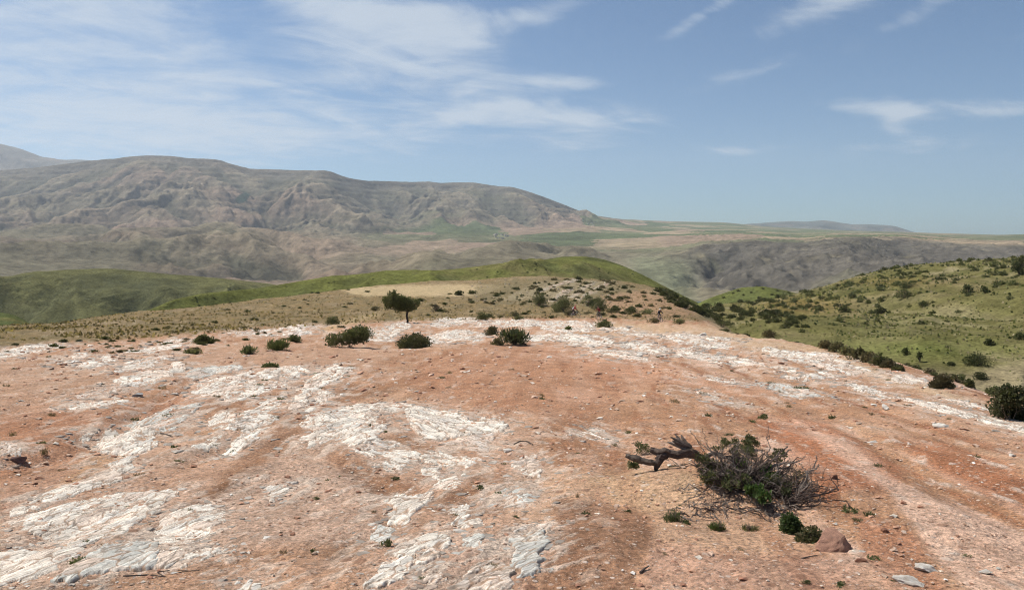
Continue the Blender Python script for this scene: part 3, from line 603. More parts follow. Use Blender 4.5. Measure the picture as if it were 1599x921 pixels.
# ================================================================== outcrops of pale limestone: each one real relief standing out of the soil
# (label, relief in m, share of bare rock, tone 0 white 1 grey 2 pinkish, outline traced on the photograph and laid on the ground)
OUT = [
 ('smooth white slab running out of the photo at the bottom left corner', .10, .95, 0, [(-60, 872), (0, 865), (34, 861), (79, 860), (112, 855), (127, 860), (82, 891), (47, 904), (-5, 914), (-60, 930)]),
 ('broad finely cracked cream slab left of the brown dirt strip, largest at lower left', .09, .9, 0, [(18, 815), (59, 802), (110, 786), (169, 774), (225, 768), (256, 766), (274, 770), (240, 798), (201, 820), (178, 838), (119, 854), (90, 846), (59, 836)]),
 ('long narrow white rock ribbon climbing from the left edge beside orange soil', .10, .85, 0, [(27, 793), (60, 775), (91, 763), (151, 747), (174, 733), (187, 738), (187, 749), (137, 765), (101, 774), (59, 797), (20, 806)]),
 ('small knobbly pale outcrop above the top end of the long white ribbon', .10, .8, 0, [(174, 724), (201, 713), (208, 724), (201, 735), (183, 739)]),
 ('arched grey banded outcrop ending in a white tip, near the bottom left', .16, .9, 1, [(83, 910), (120, 887), (135, 870), (159, 857), (197, 846), (244, 851), (242, 864), (234, 885), (206, 889), (169, 892), (127, 900), (103, 907)]),
 ('cream outcrop of flaky cracked rock right of the lower dirt strip', .10, .85, 0, [(250, 820), (295, 792), (324, 789), (351, 801), (347, 810), (328, 826), (318, 841), (293, 849), (269, 853), (245, 845)]),
 ('low row of small white rock lumps under the flaky cream outcrop', .10, .65, 0, [(245, 863), (304, 852), (366, 853), (362, 862), (320, 874), (287, 884), (238, 886)]),
 ('lone white wedge of rock in the gravelly ground left of centre', .07, .9, 0, [(416, 774), (423, 761), (448, 755), (439, 770), (425, 783)]),
 ('white rock cut off by the bottom edge of the photo, left of centre', .10, .85, 0, [(366, 930), (374, 911), (393, 905), (403, 913), (400, 935)]),
 ('rough bright white outcrop of crumpled rock at the head of the left gully', .20, .85, 0, [(156, 692), (168, 682), (179, 674), (214, 668), (237, 672), (242, 690), (228, 702), (197, 711), (160, 708)]),
 ('greyish broken ground of small ledges above the crumpled white outcrop', .10, .6, 1, [(199, 666), (226, 653), (264, 637), (313, 628), (309, 637), (284, 655), (270, 670), (241, 674), (214, 668)]),
 ('white slab with a dark undercut lower edge, upper left', .20, .9, 0, [(181, 597), (195, 589), (230, 580), (261, 579), (266, 586), (237, 597), (214, 604), (206, 602)]),
 ('small rounded pale knob right of the undercut white slab', .22, .95, 0, [(266, 575), (276, 566), (284, 572), (287, 580), (270, 581)]),
 ('flat white strip below the round grey boulder at upper left', .10, .8, 0, [(109, 636), (129, 629), (158, 627), (183, 621), (197, 626), (168, 632), (138, 637), (115, 639)]),
 ('faint pink and cream slab just above the flat white strip at upper left', .07, .7, 2, [(119, 621), (135, 612), (158, 605), (187, 603), (191, 608), (164, 615), (137, 623)]),
 ('pale strip near the left edge below the tuft of dark shrubs', .14, .7, 0, [(88, 563), (119, 551), (142, 548), (124, 562), (102, 567)]),
 ('wedge of white rock right of the leftmost pale strip', .14, .8, 0, [(122, 572), (150, 560), (173, 555), (180, 562), (165, 570), (137, 575)]),
 ('thin white streak of rock above the undercut slab', .12, .75, 0, [(183, 580), (206, 564), (256, 555), (267, 557), (229, 576)]),
 ('pale ledge under the field edge, left of the rounded shrub', .18, .75, 0, [(195, 551), (228, 542), (256, 536), (281, 529), (276, 543), (238, 551)]),
 ('narrow white shelf along the edge of the brown field, upper left', .16, .75, 0, [(355, 520), (400, 514), (450, 510), (500, 507), (485, 519), (405, 526)]),
 ('arched slab with a long black overhang under its front edge', .30, .95, 1, [(294, 585), (303, 577), (332, 573), (371, 570), (374, 577), (352, 580), (338, 582), (315, 592), (296, 589)]),
 ('large white sheet of ledges right of the black overhang', .14, .75, 0, [(303, 616), (315, 595), (361, 587), (400, 579), (435, 574), (473, 572), (480, 581), (450, 589), (425, 588), (397, 598), (372, 603), (352, 618), (322, 618)]),
 ('long white band below the sheet of ledges, pointing at the weeds', .13, .8, 0, [(345, 625), (372, 612), (397, 599), (442, 595), (446, 601), (422, 608), (397, 617), (360, 628)]),
 ('branching white outcrop with a long tail pointing down left', .13, .8, 0, [(379, 646), (411, 628), (439, 619), (436, 632), (411, 646), (429, 649), (423, 660), (402, 674), (393, 692), (366, 710), (350, 709), (379, 683), (389, 669), (368, 665)]),
 ('white block left of the branching outcrop, hollow at its foot', .13, .8, 0, [(330, 656), (352, 643), (366, 650), (358, 671), (334, 668)]),
 ('slim pale strip leading to the tail of the branching outcrop', .09, .7, 0, [(296, 700), (320, 687), (345, 681), (340, 692), (315, 702)]),
 ('sloping white tongue of rock high in the middle left', .17, .88, 0, [(465, 623), (467, 616), (473, 603), (488, 592), (503, 582), (525, 568), (533, 573), (553, 575), (525, 590), (510, 601), (491, 607), (482, 617), (473, 624)]),
 ('short white stub below the sloping white tongue', .12, .8, 0, [(452, 638), (465, 626), (477, 622), (475, 630), (459, 640)]),
 ('narrow cream finger of rock right of the sloping tongue', .13, .75, 0, [(481, 643), (491, 629), (499, 616), (510, 611), (519, 616), (510, 624), (495, 634), (487, 643)]),
 ('wide lobed white outcrop in the left centre of the photo', .15, .82, 0, [(473, 663), (490, 648), (523, 641), (564, 632), (591, 630), (590, 640), (560, 649), (598, 650), (576, 660), (602, 664), (597, 677), (576, 690), (552, 696), (533, 688), (514, 685), (485, 698), (472, 686), (498, 676)]),
 ('flat white step joining the lobed outcrop to the big folded slab', .12, .85, 0, [(597, 636), (634, 630), (650, 633), (646, 640), (618, 644), (594, 642)]),
 ('big folded white slab in the middle, largest outcrop of the centre', .26, .95, 0, [(639, 653), (650, 636), (671, 638), (694, 643), (710, 647), (731, 655), (746, 661), (767, 664), (790, 664), (784, 673), (754, 677), (731, 681), (718, 681), (689, 687), (669, 687), (652, 671)]),
 ('pinkish lower lip of rock under the big folded white slab', .14, .85, 2, [(695, 693), (721, 684), (746, 681), (770, 676), (764, 689), (755, 705), (738, 702), (731, 692), (705, 695)]),
 ('small pale lump on the top edge of the big folded slab', .10, .8, 0, [(752, 656), (757, 652), (782, 659), (783, 664), (767, 661)]),
 ('row of white knuckles of rock left of the white stepping stones', .13, .8, 0, [(556, 706), (589, 690), (614, 692), (616, 699), (652, 707), (648, 718), (614, 719), (581, 713)]),
 ('cream patch just below the row of white knuckles', .11, .8, 0, [(592, 727), (622, 717), (641, 720), (620, 735), (605, 736)]),
 ('line of white rock blocks under the pinkish lip', .13, .75, 0, [(654, 713), (688, 706), (721, 715), (749, 718), (730, 729), (705, 729), (680, 723), (659, 719)]),
 ('single white stepping stone below the line of blocks', .09, .95, 0, [(662, 730), (685, 729), (686, 739), (667, 742)]),
 ('two joined white stones at the lower end of the stepping stones', .10, .8, 0, [(679, 744), (722, 740), (706, 764), (684, 762), (691, 752)]),
 ('split white slab with a sharp right point, left of the lower centre', .13, .9, 0, [(604, 784), (622, 771), (639, 776), (673, 771), (656, 792), (634, 816), (618, 818), (611, 805), (622, 794)]),
 ('smooth grey green flat stone above a dark weed', .10, 1.0, 1, [(583, 842), (591, 821), (612, 829), (598, 847)]),
 ('square white stone with an L shaped foot, lower centre', .10, .85, 0, [(704, 792), (730, 787), (728, 812), (750, 812), (748, 820), (702, 820), (720, 808), (709, 806)]),
 ('long sloping cream outcrop near the bottom centre, upper of two', .17, .9, 0, [(604, 868), (639, 846), (684, 833), (699, 840), (693, 855), (663, 855), (626, 868)]),
 ('long sloping cream outcrop near the bottom centre, lower of two', .17, .85, 0, [(571, 910), (605, 884), (643, 867), (640, 880), (618, 905), (597, 914), (574, 918)]),
 ('pale rubbly lump right of the long sloping outcrops', .12, .8, 0, [(642, 877), (672, 860), (682, 865), (664, 881)]),
 ('broken yellowish lump of rock below the rubbly lump, bottom centre', .13, .75, 2, [(664, 892), (692, 886), (694, 905), (672, 908)]),
 ('rounded pale grey stone set flush in soil, bottom centre', .08, 1.0, 1, [(726, 842), (746, 837), (757, 846), (750, 857), (735, 854)]),
 ('smooth grey triangular slab pointing down, bottom centre right', .16, 1.0, 1, [(799, 845), (837, 833), (855, 850), (843, 864), (829, 897), (814, 901), (810, 867)]),
 ('crumbled cream rock cap above the grey triangular slab', .08, .65, 2, [(804, 829), (837, 818), (876, 825), (840, 837), (806, 839)]),
 ('flat greenish white patch in the sandy ground right of a small weed', .06, .75, 1, [(789, 764), (808, 758), (833, 784), (821, 793), (786, 793)]),
 ('thin white shard of rock right of the round white boulder', .09, .8, 0, [(803, 727), (812, 713), (832, 711), (838, 726), (842, 744), (815, 739)]),
 ('faint pink arc of rock along the bottom edge', .10, .8, 2, [(708, 915), (750, 880), (792, 878), (800, 900), (785, 930), (700, 935)]),
 ('scatter of pale rock on the brown slope left of the dead bush', .06, .5, 0, [(905, 677), (930, 665), (942, 685), (914, 686)]),
 # the band of white rock under the lone tree and the shrubs
 ('white rock platform under the left side of the lone tree', .22, .8, 0, [(560, 528), (573, 518), (579, 511), (606, 510), (624, 503), (644, 507), (624, 516), (610, 526), (604, 533), (579, 533)]),
 ('white ledges right of the domed shrub below the tree', .22, .8, 0, [(671, 526), (696, 517), (728, 514), (760, 520), (742, 536), (705, 530), (683, 535), (670, 539)]),
 ('row of white blocks behind the ledges, right of the tree trunk', .25, .85, 0, [(664, 507), (689, 499), (716, 496), (741, 497), (748, 502), (716, 508), (696, 509), (678, 510)]),
 ('thin white band of rock below the small mid field shrubs', .22, .8, 0, [(746, 504), (773, 499), (842, 500), (844, 509), (773, 511), (750, 510)]),
 ('white rock flat in front of the red jacketed cyclists', .22, .8, 0, [(820, 498), (854, 501), (884, 501), (928, 505), (925, 518), (857, 517), (848, 511), (818, 507)]),
 ('wide white rock sheet at centre right, nearest of the far band', .22, .82, 0, [(818, 522), (854, 521), (895, 522), (957, 531), (949, 540), (921, 542), (880, 534), (820, 533)]),
 ('white tongue trailing right from the wide sheet at centre right', .18, .72, 0, [(921, 540), (940, 545), (990, 551), (1012, 562), (980, 561), (930, 551)]),
 ('oval white rock patch with a small shrub at its upper edge', .20, .8, 0, [(964, 539), (1000, 533), (1047, 547), (1028, 552), (996, 556), (981, 546)]),
 ('slender white stripe of rock below the rightmost rider', .20, .75, 0, [(938, 513), (966, 511), (1002, 520), (1030, 523), (1000, 526), (960, 518)]),
 ('bright white outcrop under the pale boulder on the right ridge', .22, .82, 0, [(1038, 527), (1066, 519), (1120, 530), (1140, 539), (1134, 545), (1080, 540), (1050, 533)]),
 ('long thin white stripe crossing the right slope', .16, .8, 0, [(1054, 545), (1091, 551), (1134, 558), (1190, 567), (1245, 576), (1236, 581), (1181, 571), (1126, 567), (1061, 556)]),
 ('short white streak below the start of the long right stripe', .14, .75, 0, [(1056, 545), (1082, 549), (1112, 559), (1080, 559)]),
 ('long broken white ledge along the right ridge below the thorn hedge', .20, .78, 0, [(1190, 543), (1235, 548), (1282, 551), (1321, 569), (1356, 580), (1330, 586), (1275, 571), (1212, 557)]),
 ('small pale hump on the ridge right of the pale boulder', .22, .85, 0, [(1116, 526), (1140, 527), (1136, 534)]),
 ('smooth grey white lens of rock on the red slope, right of centre', .10, .95, 1, [(1180, 600), (1196, 597), (1235, 603), (1280, 619), (1251, 623), (1204, 608)]),
 ('short pale dash of rock right of the long thin stripe', .14, .75, 0, [(1228, 586), (1259, 590), (1260, 595), (1232, 592)]),
 ('two part white stripe above the grassy stone on the right slope', .15, .8, 0, [(1258, 586), (1290, 581), (1310, 587), (1285, 592), (1271, 592)]),
 ('white stripe running down right past the grassy stone', .15, .8, 0, [(1319, 596), (1357, 604), (1398, 622), (1372, 623), (1337, 608)]),
 ('isolated white slab on the ridge crest right of the thorn hedge', .24, .9, 0, [(1392, 591), (1411, 585), (1443, 591), (1441, 601), (1415, 598)]),
 ('white stripe between the upright white stone and the ridge crest', .14, .8, 0, [(1402, 621), (1431, 624), (1470, 632), (1523, 648), (1509, 653), (1454, 640)]),
 ('uppermost white streak near the right edge of the ridge', .14, .75, 0, [(1480, 623), (1517, 630), (1552, 643), (1509, 634)]),
 ('white stripe leaving the photo under the big round bush at right', .13, .85, 0, [(1523, 648), (1560, 655), (1605, 667), (1660, 680), (1620, 682), (1587, 672), (1540, 658)]),
 ('thin pale streak on the red slope right of centre, upper', .09, .7, 0, [(1095, 586), (1138, 593), (1144, 598), (1110, 593)]),
 ('thin pale streak on the red slope right of centre, lower', .09, .7, 0, [(1089, 609), (1118, 620), (1137, 630), (1110, 622)]),
 ('pale ledge at the far left above the bare tan slope', .2, .7, 0, [(-10, 548), (40, 540), (90, 534), (100, 540), (40, 552), (-10, 560)]),
 ('broken pale rock at the left edge beside the dark gully bank', .14, .75, 2, [(-30, 700), (10, 690), (30, 702), (15, 712), (-30, 722)]),
 ('first pale ledge of rock slanting up the bushy knoll, from the left', .7, .85, 3, [(838, 453), (870, 443), (900, 436), (906, 438), (872, 447), (845, 456)]),
 ('second pale ledge of rock slanting up the bushy knoll, short', .7, .85, 3, [(855, 471), (872, 458), (890, 448), (896, 450), (880, 461), (866, 472)]),
 ('third pale ledge of rock slanting up the bushy knoll', .7, .85, 3, [(884, 465), (905, 450), (927, 439), (934, 440), (911, 454), (894, 466)]),
 ('rightmost pale ledge of rock slanting up the bushy knoll', .7, .85, 3, [(897, 468), (925, 452), (950, 440), (958, 441), (931, 456), (906, 469)]),
 ('thin white spine lying along the side of the left gully', .10, .8, 0, [(128, 690), (136, 683), (148, 675), (145, 682), (132, 691)]),
]
STRK, NEARD = np.zeros(GX.shape), np.full(GX.shape, -9.)
def outcrop(i, label, H, share, tone, P):
    global SC, DUST
    Pw = at_poly(P); xs, ys = [p[0] for p in Pw], [p[1] for p in Pw]; cxm, cym = np.mean(xs), np.mean(ys)
    pa = np.array(Pw)-[cxm, cym]; ev, ec = np.linalg.eigh(pa.T@pa); 
    cpx, cpy = np.mean([p[0] for p in P]), np.mean([p[1] for p in P])           # run of the bedding as the photograph shows it
    sl = .30 if cpx > 860 else .22 if (550 < cpx < 800 and 630 < cpy < 740 and not cpx < 560) else -.30 if 560 < cpy < 640 and cpx < 300 else -.45
    if cpy < 560: sl = -.18 if cpx < 560 else .12 if cpx > 700 else -.05
    A_, B_ = at(cpx-12, cpy-12*sl), at(cpx+12, cpy+12*sl); ang = math.atan2(B_.y-A_.y, B_.x-A_.x); ca, sa = math.cos(ang), math.sin(ang)
    pxs, pys = [p[0] for p in P], [p[1] for p in P]
    mg = 5; c = np.arange(min(pxs)-mg, max(pxs)+mg, 1.15 if cym < 30 else 1.4)
    y0, y1 = min(ys)*.975, max(ys)*1.03; nr = int(max(14, (max(pys)-min(pys)+8)/(.95 if cym < 30 else .7)))
    CXg, Y = np.meshgrid(c, np.geomspace(y0, y1, nr)); X = (CXg-CX)/F*Y
    u, v = (X-cxm)*ca+(Y-cym)*sa, -(X-cxm)*sa+(Y-cym)*ca          # along and across the bedding
    H = H*.25; share = min(1, share+.03)
    s = np.clip(cym/11.0, .75, 5.0)                                # features grow with the size of the outcrop
    uu, vv = u/s, v/s
    d = sdf(X, Y, Pw)+.06*s+s*(.085*fbm(uu/.55, vv/.22, 4, 100+i)+.035*gn(uu/.12, vv/.05, 140+i))
    rim = np.clip(d/(.06*s), 0, 1); rim = 1-(1-rim)**2.2
    hum = fbm(uu/.9, vv/.45, 3, 160+i); bed = vv/.24+.9*fbm(uu/.8, vv/.5, 3, 180+i)
    stp = bed-np.floor(bed); stp = stp*.35+.65*sst(stp, .0, .22)    # tilted bedding plates with small risers
    c1, c2, cid = vcell(uu/.55+.45*gn(uu/.3, vv/.25, 7+i), vv/.24+.45*gn(uu/.35, vv/.2, 8+i), 200+i)
    crk = sst(c2-c1, .02, .12)
    c3, c4, cid2 = vcell(uu/.34+.4*gn(uu/.2, vv/.1, 17+i), vv/.055+.5*gn(uu/.25, vv/.12, 19+i), 240+i); crk2 = sst(c4-c3, .01, .17)
    rg = ridged(uu/.16, vv/.07, 3, 260+i)
    h = H*rim*(.62+.30*hum+.22*(cid-.5))+s**.5*(.012*(stp-.5)+.0012*rg+.002*(cid2-.5))*rim
    h = h-H*.45*(1-crk)*rim*(.2+.8*sst(fbm(uu/.6, vv/.4, 2, 300+i), -.2, .5))-s**.5*.0055*(1-crk2)*sst(fbm(uu/.5, vv/.3, 2, 310+i), -.3, .4)
    h = h-(1-share)*(H*2.3+.02)*sst(.8*fbm(uu/.55, vv/.15, 4, 330+i)+.3*fbm(uu/.22, vv/.06, 3, 345+i), -.10, .5)
    if tone == 1: h = h*.75+H*.2*rim
    h = np.where(d < 0, np.minimum(h, d*.6), h)-.002*s
    Zg = Gz(X, Y); Z = Zg+h
    k = sst(h, -.004, .012*s**.5+.10*H)                                      # bare rock against the soil lying in the low places
    tn = fbm(uu/.7, vv/.35, 4, 360+i); tf = fbm(uu/.09, vv/.06, 3, 380+i)
    base = [(.70, .63, .525), (.47, .46, .405), (.57, .45, .355), (.33, .275, .18)][tone]
    col = np.zeros(X.shape+(3,)); col[:] = base
    hi = (.74, .685, .595) if tone != 3 else (.38, .32, .21)
    col = lerp(col, (.56, .46, .36) if tone != 3 else (.34, .27, .17), sst(tn, .05, .8)*.7); col = lerp(col, (.44, .42, .38), sst(-tn, .1, .8)*.65)
    col = lerp(col, hi, sst(tf+.4*rg, .2, 1.1)*.6); col = lerp(col, (.58, .40, .29), sst(cid, .72, .95)*.45)
    col = col*(.90+.18*cid2)[..., None]*(.93+.14*cid)[..., None]
    col = lerp(col, (.22, .17, .13), (1-crk2)*.6*sst(fbm(uu/.5, vv/.3, 2, 310+i), -.5, .3)*(1 if tone != 1 else .6)); col = lerp(col, (.33, .205, .13), (1-crk)*.9)
    col = lerp(np.zeros_like(col)+(.44, .285, .19) if tone != 3 else np.zeros_like(col)+(.24, .19, .10), col, sst(k, .02, .55))
    keep = (h > -.03*s); kf = keep[:-1, :-1] | keep[1:, 1:] | keep[:-1, 1:] | keep[1:, :-1]
    Z = np.where(h < 0, Zg-.02*s+h*.3, Z)
    V = np.stack([X-cxm, Y-cym, Z], -1).reshape(-1, 3); zc = float(Gz(cxm, cym)); V[:, 2] -= zc
    fa = grid_faces(*X.shape, keep=kf)
    if not len(fa): return
    V, fa, cc = compact(V, fa, np.concatenate([np.clip(col, .02, .9), np.stack([uu, vv, 0*uu+i*3.7], -1)], -1).reshape(-1, 6))
    o = link(bpy.data.objects.new('rock_outcrop', raw_mesh('rock_outcrop', V, fa, M['rock'], cc[:, :3], bed=cc[:, 3:]))); o.location = (cxm, cym, zc)
    tag(o, label, 'rock', 'pale limestone outcrops in the red ground')
    b = 1.4*s; mk = (GX > min(xs)-b) & (GX < max(xs)+b) & (GY > min(ys)-b) & (GY < max(ys)+b)     # pale dust washed off the rock onto the soil
    if mk.any():
        dd = sdf(GX[mk], GY[mk], Pw)/s; DUSTM[mk] = np.maximum(DUSTM[mk], sst(dd, -1.15, -.05)*(tone != 3)); sa_ = (GX[mk]*ca+GY[mk]*sa)/s; sc_ = (-GX[mk]*sa+GY[mk]*ca)/s
        STRK[mk] = np.where(dd > NEARD[mk], fbm(sa_/.6, sc_/.15, 4, 470), STRK[mk]); NEARD[mk] = np.maximum(NEARD[mk], dd)
        SC[mk] = lerp(SC[mk], (.50, .36, .265) if tone != 3 else (.26, .21, .12), sst(dd+.30*n2[mk]+.12*n1[mk], -.45, .10)*.5)
for i, a in enumerate(OUT): outcrop(i, *a)
# flat plates and crumbs of the same rock lying loose round the outcrops
rg = np.random.RandomState(31); pv, pc = [], []
for lab, H_, sh, tn, P in OUT:
    Pw = np.array(at_poly(P)); cm = Pw.mean(0); s_ = float(np.clip(cm[1]/11, .75, 5)); per = np.ptp(Pw[:, 0])+np.ptp(Pw[:, 1]); n = int(np.clip(20+16*per/s_, 20, 130))
    lo, hi = Pw.min(0)-.5*s_, Pw.max(0)+.5*s_; q = rg.uniform(lo, hi, (n*3, 2)); dd = sdf(q[:, 0], q[:, 1], [tuple(a) for a in Pw])/s_
    q = q[(dd > -.45+.25*rg.rand(len(q))) & (dd < .12)][:n]; m_ = len(q)
    if not m_: continue
    r_ = (.010+.085*rg.rand(m_)**3)*s_**.75; ang = np.linspace(0, 6.283, 6, endpoint=False)[None]+rg.rand(m_, 1)*6
    rr = r_[:, None]*rg.uniform(.55, 1.25, (m_, 6)); X_ = q[:, :1]+rr*np.cos(ang)*1.25; Y_ = q[:, 1:]+rr*np.sin(ang); g = Gz(q[:, 0], q[:, 1])[:, None]
    th = np.minimum(r_*.14, .006*s_)[:, None]; tilt = rg.normal(size=(m_, 1))*.05
    top = np.stack([q[:, :1]+(X_-q[:, :1])*.8, q[:, 1:]+(Y_-q[:, 1:])*.8, g+th+tilt*(X_-q[:, :1])], -1); bot = np.stack([X_, Y_, g-.01+0*X_], -1)
    pv.append(np.concatenate([top, bot], 1).reshape(-1, 3)); pc.append(np.repeat(np.array([(.62, .56, .48), (.50, .48, .43), (.56, .43, .34), (.38, .31, .22)])[tn]*rg.uniform(.7, 1.15, (m_, 1)), 12, 0))
V = np.vstack(pv); n = len(V)//12; b = (np.arange(n)*12)[:, None]
fa = np.concatenate([b+np.array([[0, 1, 2, 3]]), b+np.array([[0, 3, 4, 5]])]+[b+np.array([[k, 6+k, 6+(k+1) % 6, (k+1) % 6]]) for k in range(6)], 0)
tag(link(bpy.data.objects.new('rock_rubble', raw_mesh('rock_rubble', V, fa, M['rock'], np.vstack(pc), smooth=False))), kind='stuff')
kx = sst(STRK+.9*n2, .02, .6)*DUSTM*(1-fld*.6)*(1-flank); SC = lerp(SC, (.60, .49, .385), kx*.7); GZ = GZ+.008*kx*near   # thin streaks of bare rock between the slabs
# thin pale crumbs of rock showing through the soil between the outcrops
cr = fbm((GX-.1*GY)/.30, GY/.9, 4, 421); m_ = (1-fld)*(1-flank)*sst(n3+.5*n1, -.35, .5)
SC = lerp(SC, (.60, .49, .39), sst(cr, .42, .85)*.75*m_)
GZ = GZ+.018*sst(cr, .42, .9)*m_*near
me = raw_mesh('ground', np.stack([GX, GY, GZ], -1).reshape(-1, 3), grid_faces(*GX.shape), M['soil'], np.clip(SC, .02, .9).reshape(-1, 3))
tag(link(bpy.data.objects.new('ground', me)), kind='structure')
# ================================================================== loose stones and boulders
def rock_mesh(name, seed, sub=2, sx=1, sy=1, sz=.7, cuts=9, rough=.06, colr=(.6, .55, .48), col2=(.45, .36, .28), material=None):
    rng = np.random.RandomState(seed); bm = bmesh.new(); bmesh.ops.create_icosphere(bm, subdivisions=sub, radius=1)
    V = np.array([v.co[:] for v in bm.verts])
    for _ in range(cuts):                          # flat fracture faces
        n = rng.normal(size=3); n /= np.linalg.norm(n); k = rng.uniform(.38, .78)
        over = np.maximum(V@n-k, 0); V -= over[:, None]*n
    V += (fbm(V[:, 0]*2+seed, V[:, 1]*2+V[:, 2]*1.7, 3, seed)*rough)[:, None]*V
    V *= [sx, sy, sz]; V[:, 2] -= V[:, 2].min()*.55
    t = np.clip(.5+.8*fbm(V[:, 0]*3, V[:, 1]*3+V[:, 2]*3, 3, seed+3), 0, 1)[:, None]
    C = np.array(colr)*(1-t)+np.array(col2)*t
    fa = np.array([[v.index for v in f.verts] for f in bm.faces]); bm.free()
    return raw_mesh(name, V, fa, material or M['stone'], C, smooth=False)
WHT, CRM, RBR, GRY = ((.72, .68, .60), (.58, .50, .41)), ((.60, .48, .36), (.46, .32, .22)), ((.36, .19, .12), (.27, .13, .085)), ((.40, .38, .35), (.26, .24, .22))
STONES = [  # label, px, py, width in photo px, height ratio, palette, yaw
 ('round white boulder with a dark underside in the middle of the rock slope', 795, 706, 25, .75, WHT, 20),
 ('upright pointed white stone standing on the right slope', 1385, 640, 19, 1.15, WHT, 70),
 ('jagged white rock with a tail, tallest white stone of the right slope', 1470, 667, 32, .75, WHT, 150),
 ('single white block on the pale track, right side', 1365, 692, 19, .65, WHT, 10),
 ('grey white stone near the right edge of the photo', 1583, 713, 17, .8, WHT, 40),
 ('chunky white slab leaning out of the bank at lower right', 1449, 893, 46, .55, WHT, -35),
 ('long white slab at the bottom edge, right of the boulder', 1425, 915, 48, .5, WHT, -40),
 ('flat white stone on the red track at the lower right', 1543, 896, 28, .4, WHT, -20),
 ('small bright stone right of the flat white stone, lower right', 1561, 888, 9, .7, WHT, 0),
 ('small white stone between the boulder and the leaning slab', 1348, 862, 15, .6, WHT, 15),
 ('tiny white stone resting on the top of the reddish boulder side', 1306, 819, 9, .7, WHT, 60),
 ('white stone left of the dead bush on the brown slope', 951, 698, 11, .75, WHT, 30),
 ('pale stone beside the trunk hollow of the sloping tongue, upper of two', 544, 600, 9, .8, WHT, 5),
 ('pale stone beside the sloping tongue, lower of two', 539, 608, 9, .6, WHT, 45),
 ('lone light stone on the bare red ground, upper middle', 595, 582, 7, .7, WHT, 70),
 ('dark red brown block on the right slope below the white stripe', 1223, 569, 17, .55, RBR, 0),
 ('grey boulder with a dark right side beside the undercut slab', 211, 620, 25, .8, GRY, 25),
 ('pale boulder perched on the right ridge', 1097, 524, 18, .65, WHT, 10),
 ('white stone behind the grassy weed on the right slope', 1253, 607, 15, .5, WHT, 35),
 ('reddish lump of rock below the boulder, lower right', 1347, 878, 24, .7, RBR, 15),
 ('dark red stone on the bank right of the boulder', 1385, 832, 20, .8, RBR, 75),
 ('brown stone with a pale top on the bank above the weeds', 1300, 748, 26, .7, RBR, -30),
 ('small reddish clod near the right edge of the track', 1553, 765, 14, .45, RBR, -35),
 ('dark clod on the red slope left of the pointed stone', 1322, 612, 12, .5, RBR, 0),
 ('yellowish loose stone right of the grey triangular slab', 872, 850, 9, .7, CRM, 0),
 ('pale stone above the split white slab', 599, 811, 9, .7, CRM, 40),
 ('brown rock under the spiky shrub pair', 816, 538, 16, .5, RBR, -10),
 ('flat white stone in front of the spiky shrub pair', 795, 543, 10, .4, WHT, 5),
 ('white lump among crumbs above the bottom edge, left of the dark soil patch', 716, 868, 10, .7, WHT, 20),
 ('pale round stone left of the grey triangular slab', 783, 872, 12, .75, CRM, 20),
 ('dark purplish rock in the bank of the left gully, at the left edge', 22, 722, 34, .6, ((.24, .15, .12), (.15, .09, .075)), 10),
 ('brown clod in the left gully, right of the purplish rock', 58, 748, 14, .8, RBR, 60),
 ('second brown clod in the left gully, nearer the ribbon of rock', 52, 757, 12, .7, RBR, 0),
 ('red brown hump of earth where the sloping outcrops start, upper left', 1505, 672, 22, .5, RBR, -10),
 ('pale angular stone on the grey pink gravel, left of centre', 480, 802, 7, .6, WHT, 30),
]
STONES[33] = ('red brown stone on the slope right of the jagged white rock', 1505, 672, 20, .5, RBR, -10)
for i, (lab, px, py, wpx, hr, pal, yaw) in enumerate(STONES):
    p = at(px, py); wd = wpx/F*p.y/2
    o = link(bpy.data.objects.new('stone', rock_mesh('stone', 500+i, 3, 1, .8, hr*.72, 13, .16, *pal)))
    o.location = (p.x, p.y+wd*.5, p.z-wd*hr*.25); o.scale = (wd,)*3; o.rotation_euler = (R(8*math.sin(i*7)), R(10*math.cos(i*5)), R(yaw))
    tag(o, lab, 'stone')
# the reddish boulder at the foot of the dead bush: a tilted wedge with a shaded, overhanging right end
p = at(1306, 862); bw = 56/F*p.y/2
P_ = [(-1.0, .1, -.3), (-.95, -.35, -.25), (-.3, -.75, -.35), (.55, -.85, -.5), (1.05, -.35, -.45), (.95, .5, -.3), (-.2, .8, -.3),
      (-.55, .15, .35), (-.15, .45, .62), (.35, .35, .66), (.62, -.2, .45), (.15, -.5, .22), (-.75, -.1, .12), (.95, -.25, -.05), (.85, -.55, -.25), (.4, -.7, -.1)]
bm = bmesh.new(); [bm.verts.new(v) for v in P_]; bmesh.ops.convex_hull(bm, input=bm.verts)
bmesh.ops.triangulate(bm, faces=bm.faces[:]); bmesh.ops.subdivide_edges(bm, edges=bm.edges[:], cuts=4, use_grid_fill=True); bmesh.ops.triangulate(bm, faces=bm.faces[:])
V = np.array([v.co[:] for v in bm.verts]); fa = np.array([[v.index for v in f.verts] for f in bm.faces]); bm.free()
nz = fbm(V[:, 0]*2.2+3, V[:, 1]*2.2+V[:, 2]*2, 4, 77)*.085-.05*np.maximum(ridged(V[:, 0]*1.8, V[:, 2]*2.6+V[:, 1], 2, 79), 0); V += nz[:, None]*V
C = np.array((.40, .225, .155))*(1+.35*fbm(V[:, 0]*4, V[:, 1]*4+V[:, 2]*4, 3, 78))[:, None]
bo = tag(link(bpy.data.objects.new('boulder', raw_mesh('boulder', V, fa, M['stone'], C, smooth=False))), 'reddish brown boulder resting at the lower right of the dead bush', 'boulder')
bo.location = (p.x, p.y+bw*.6, p.z+bw*.30); bo.scale = (bw, bw, bw*1.12)
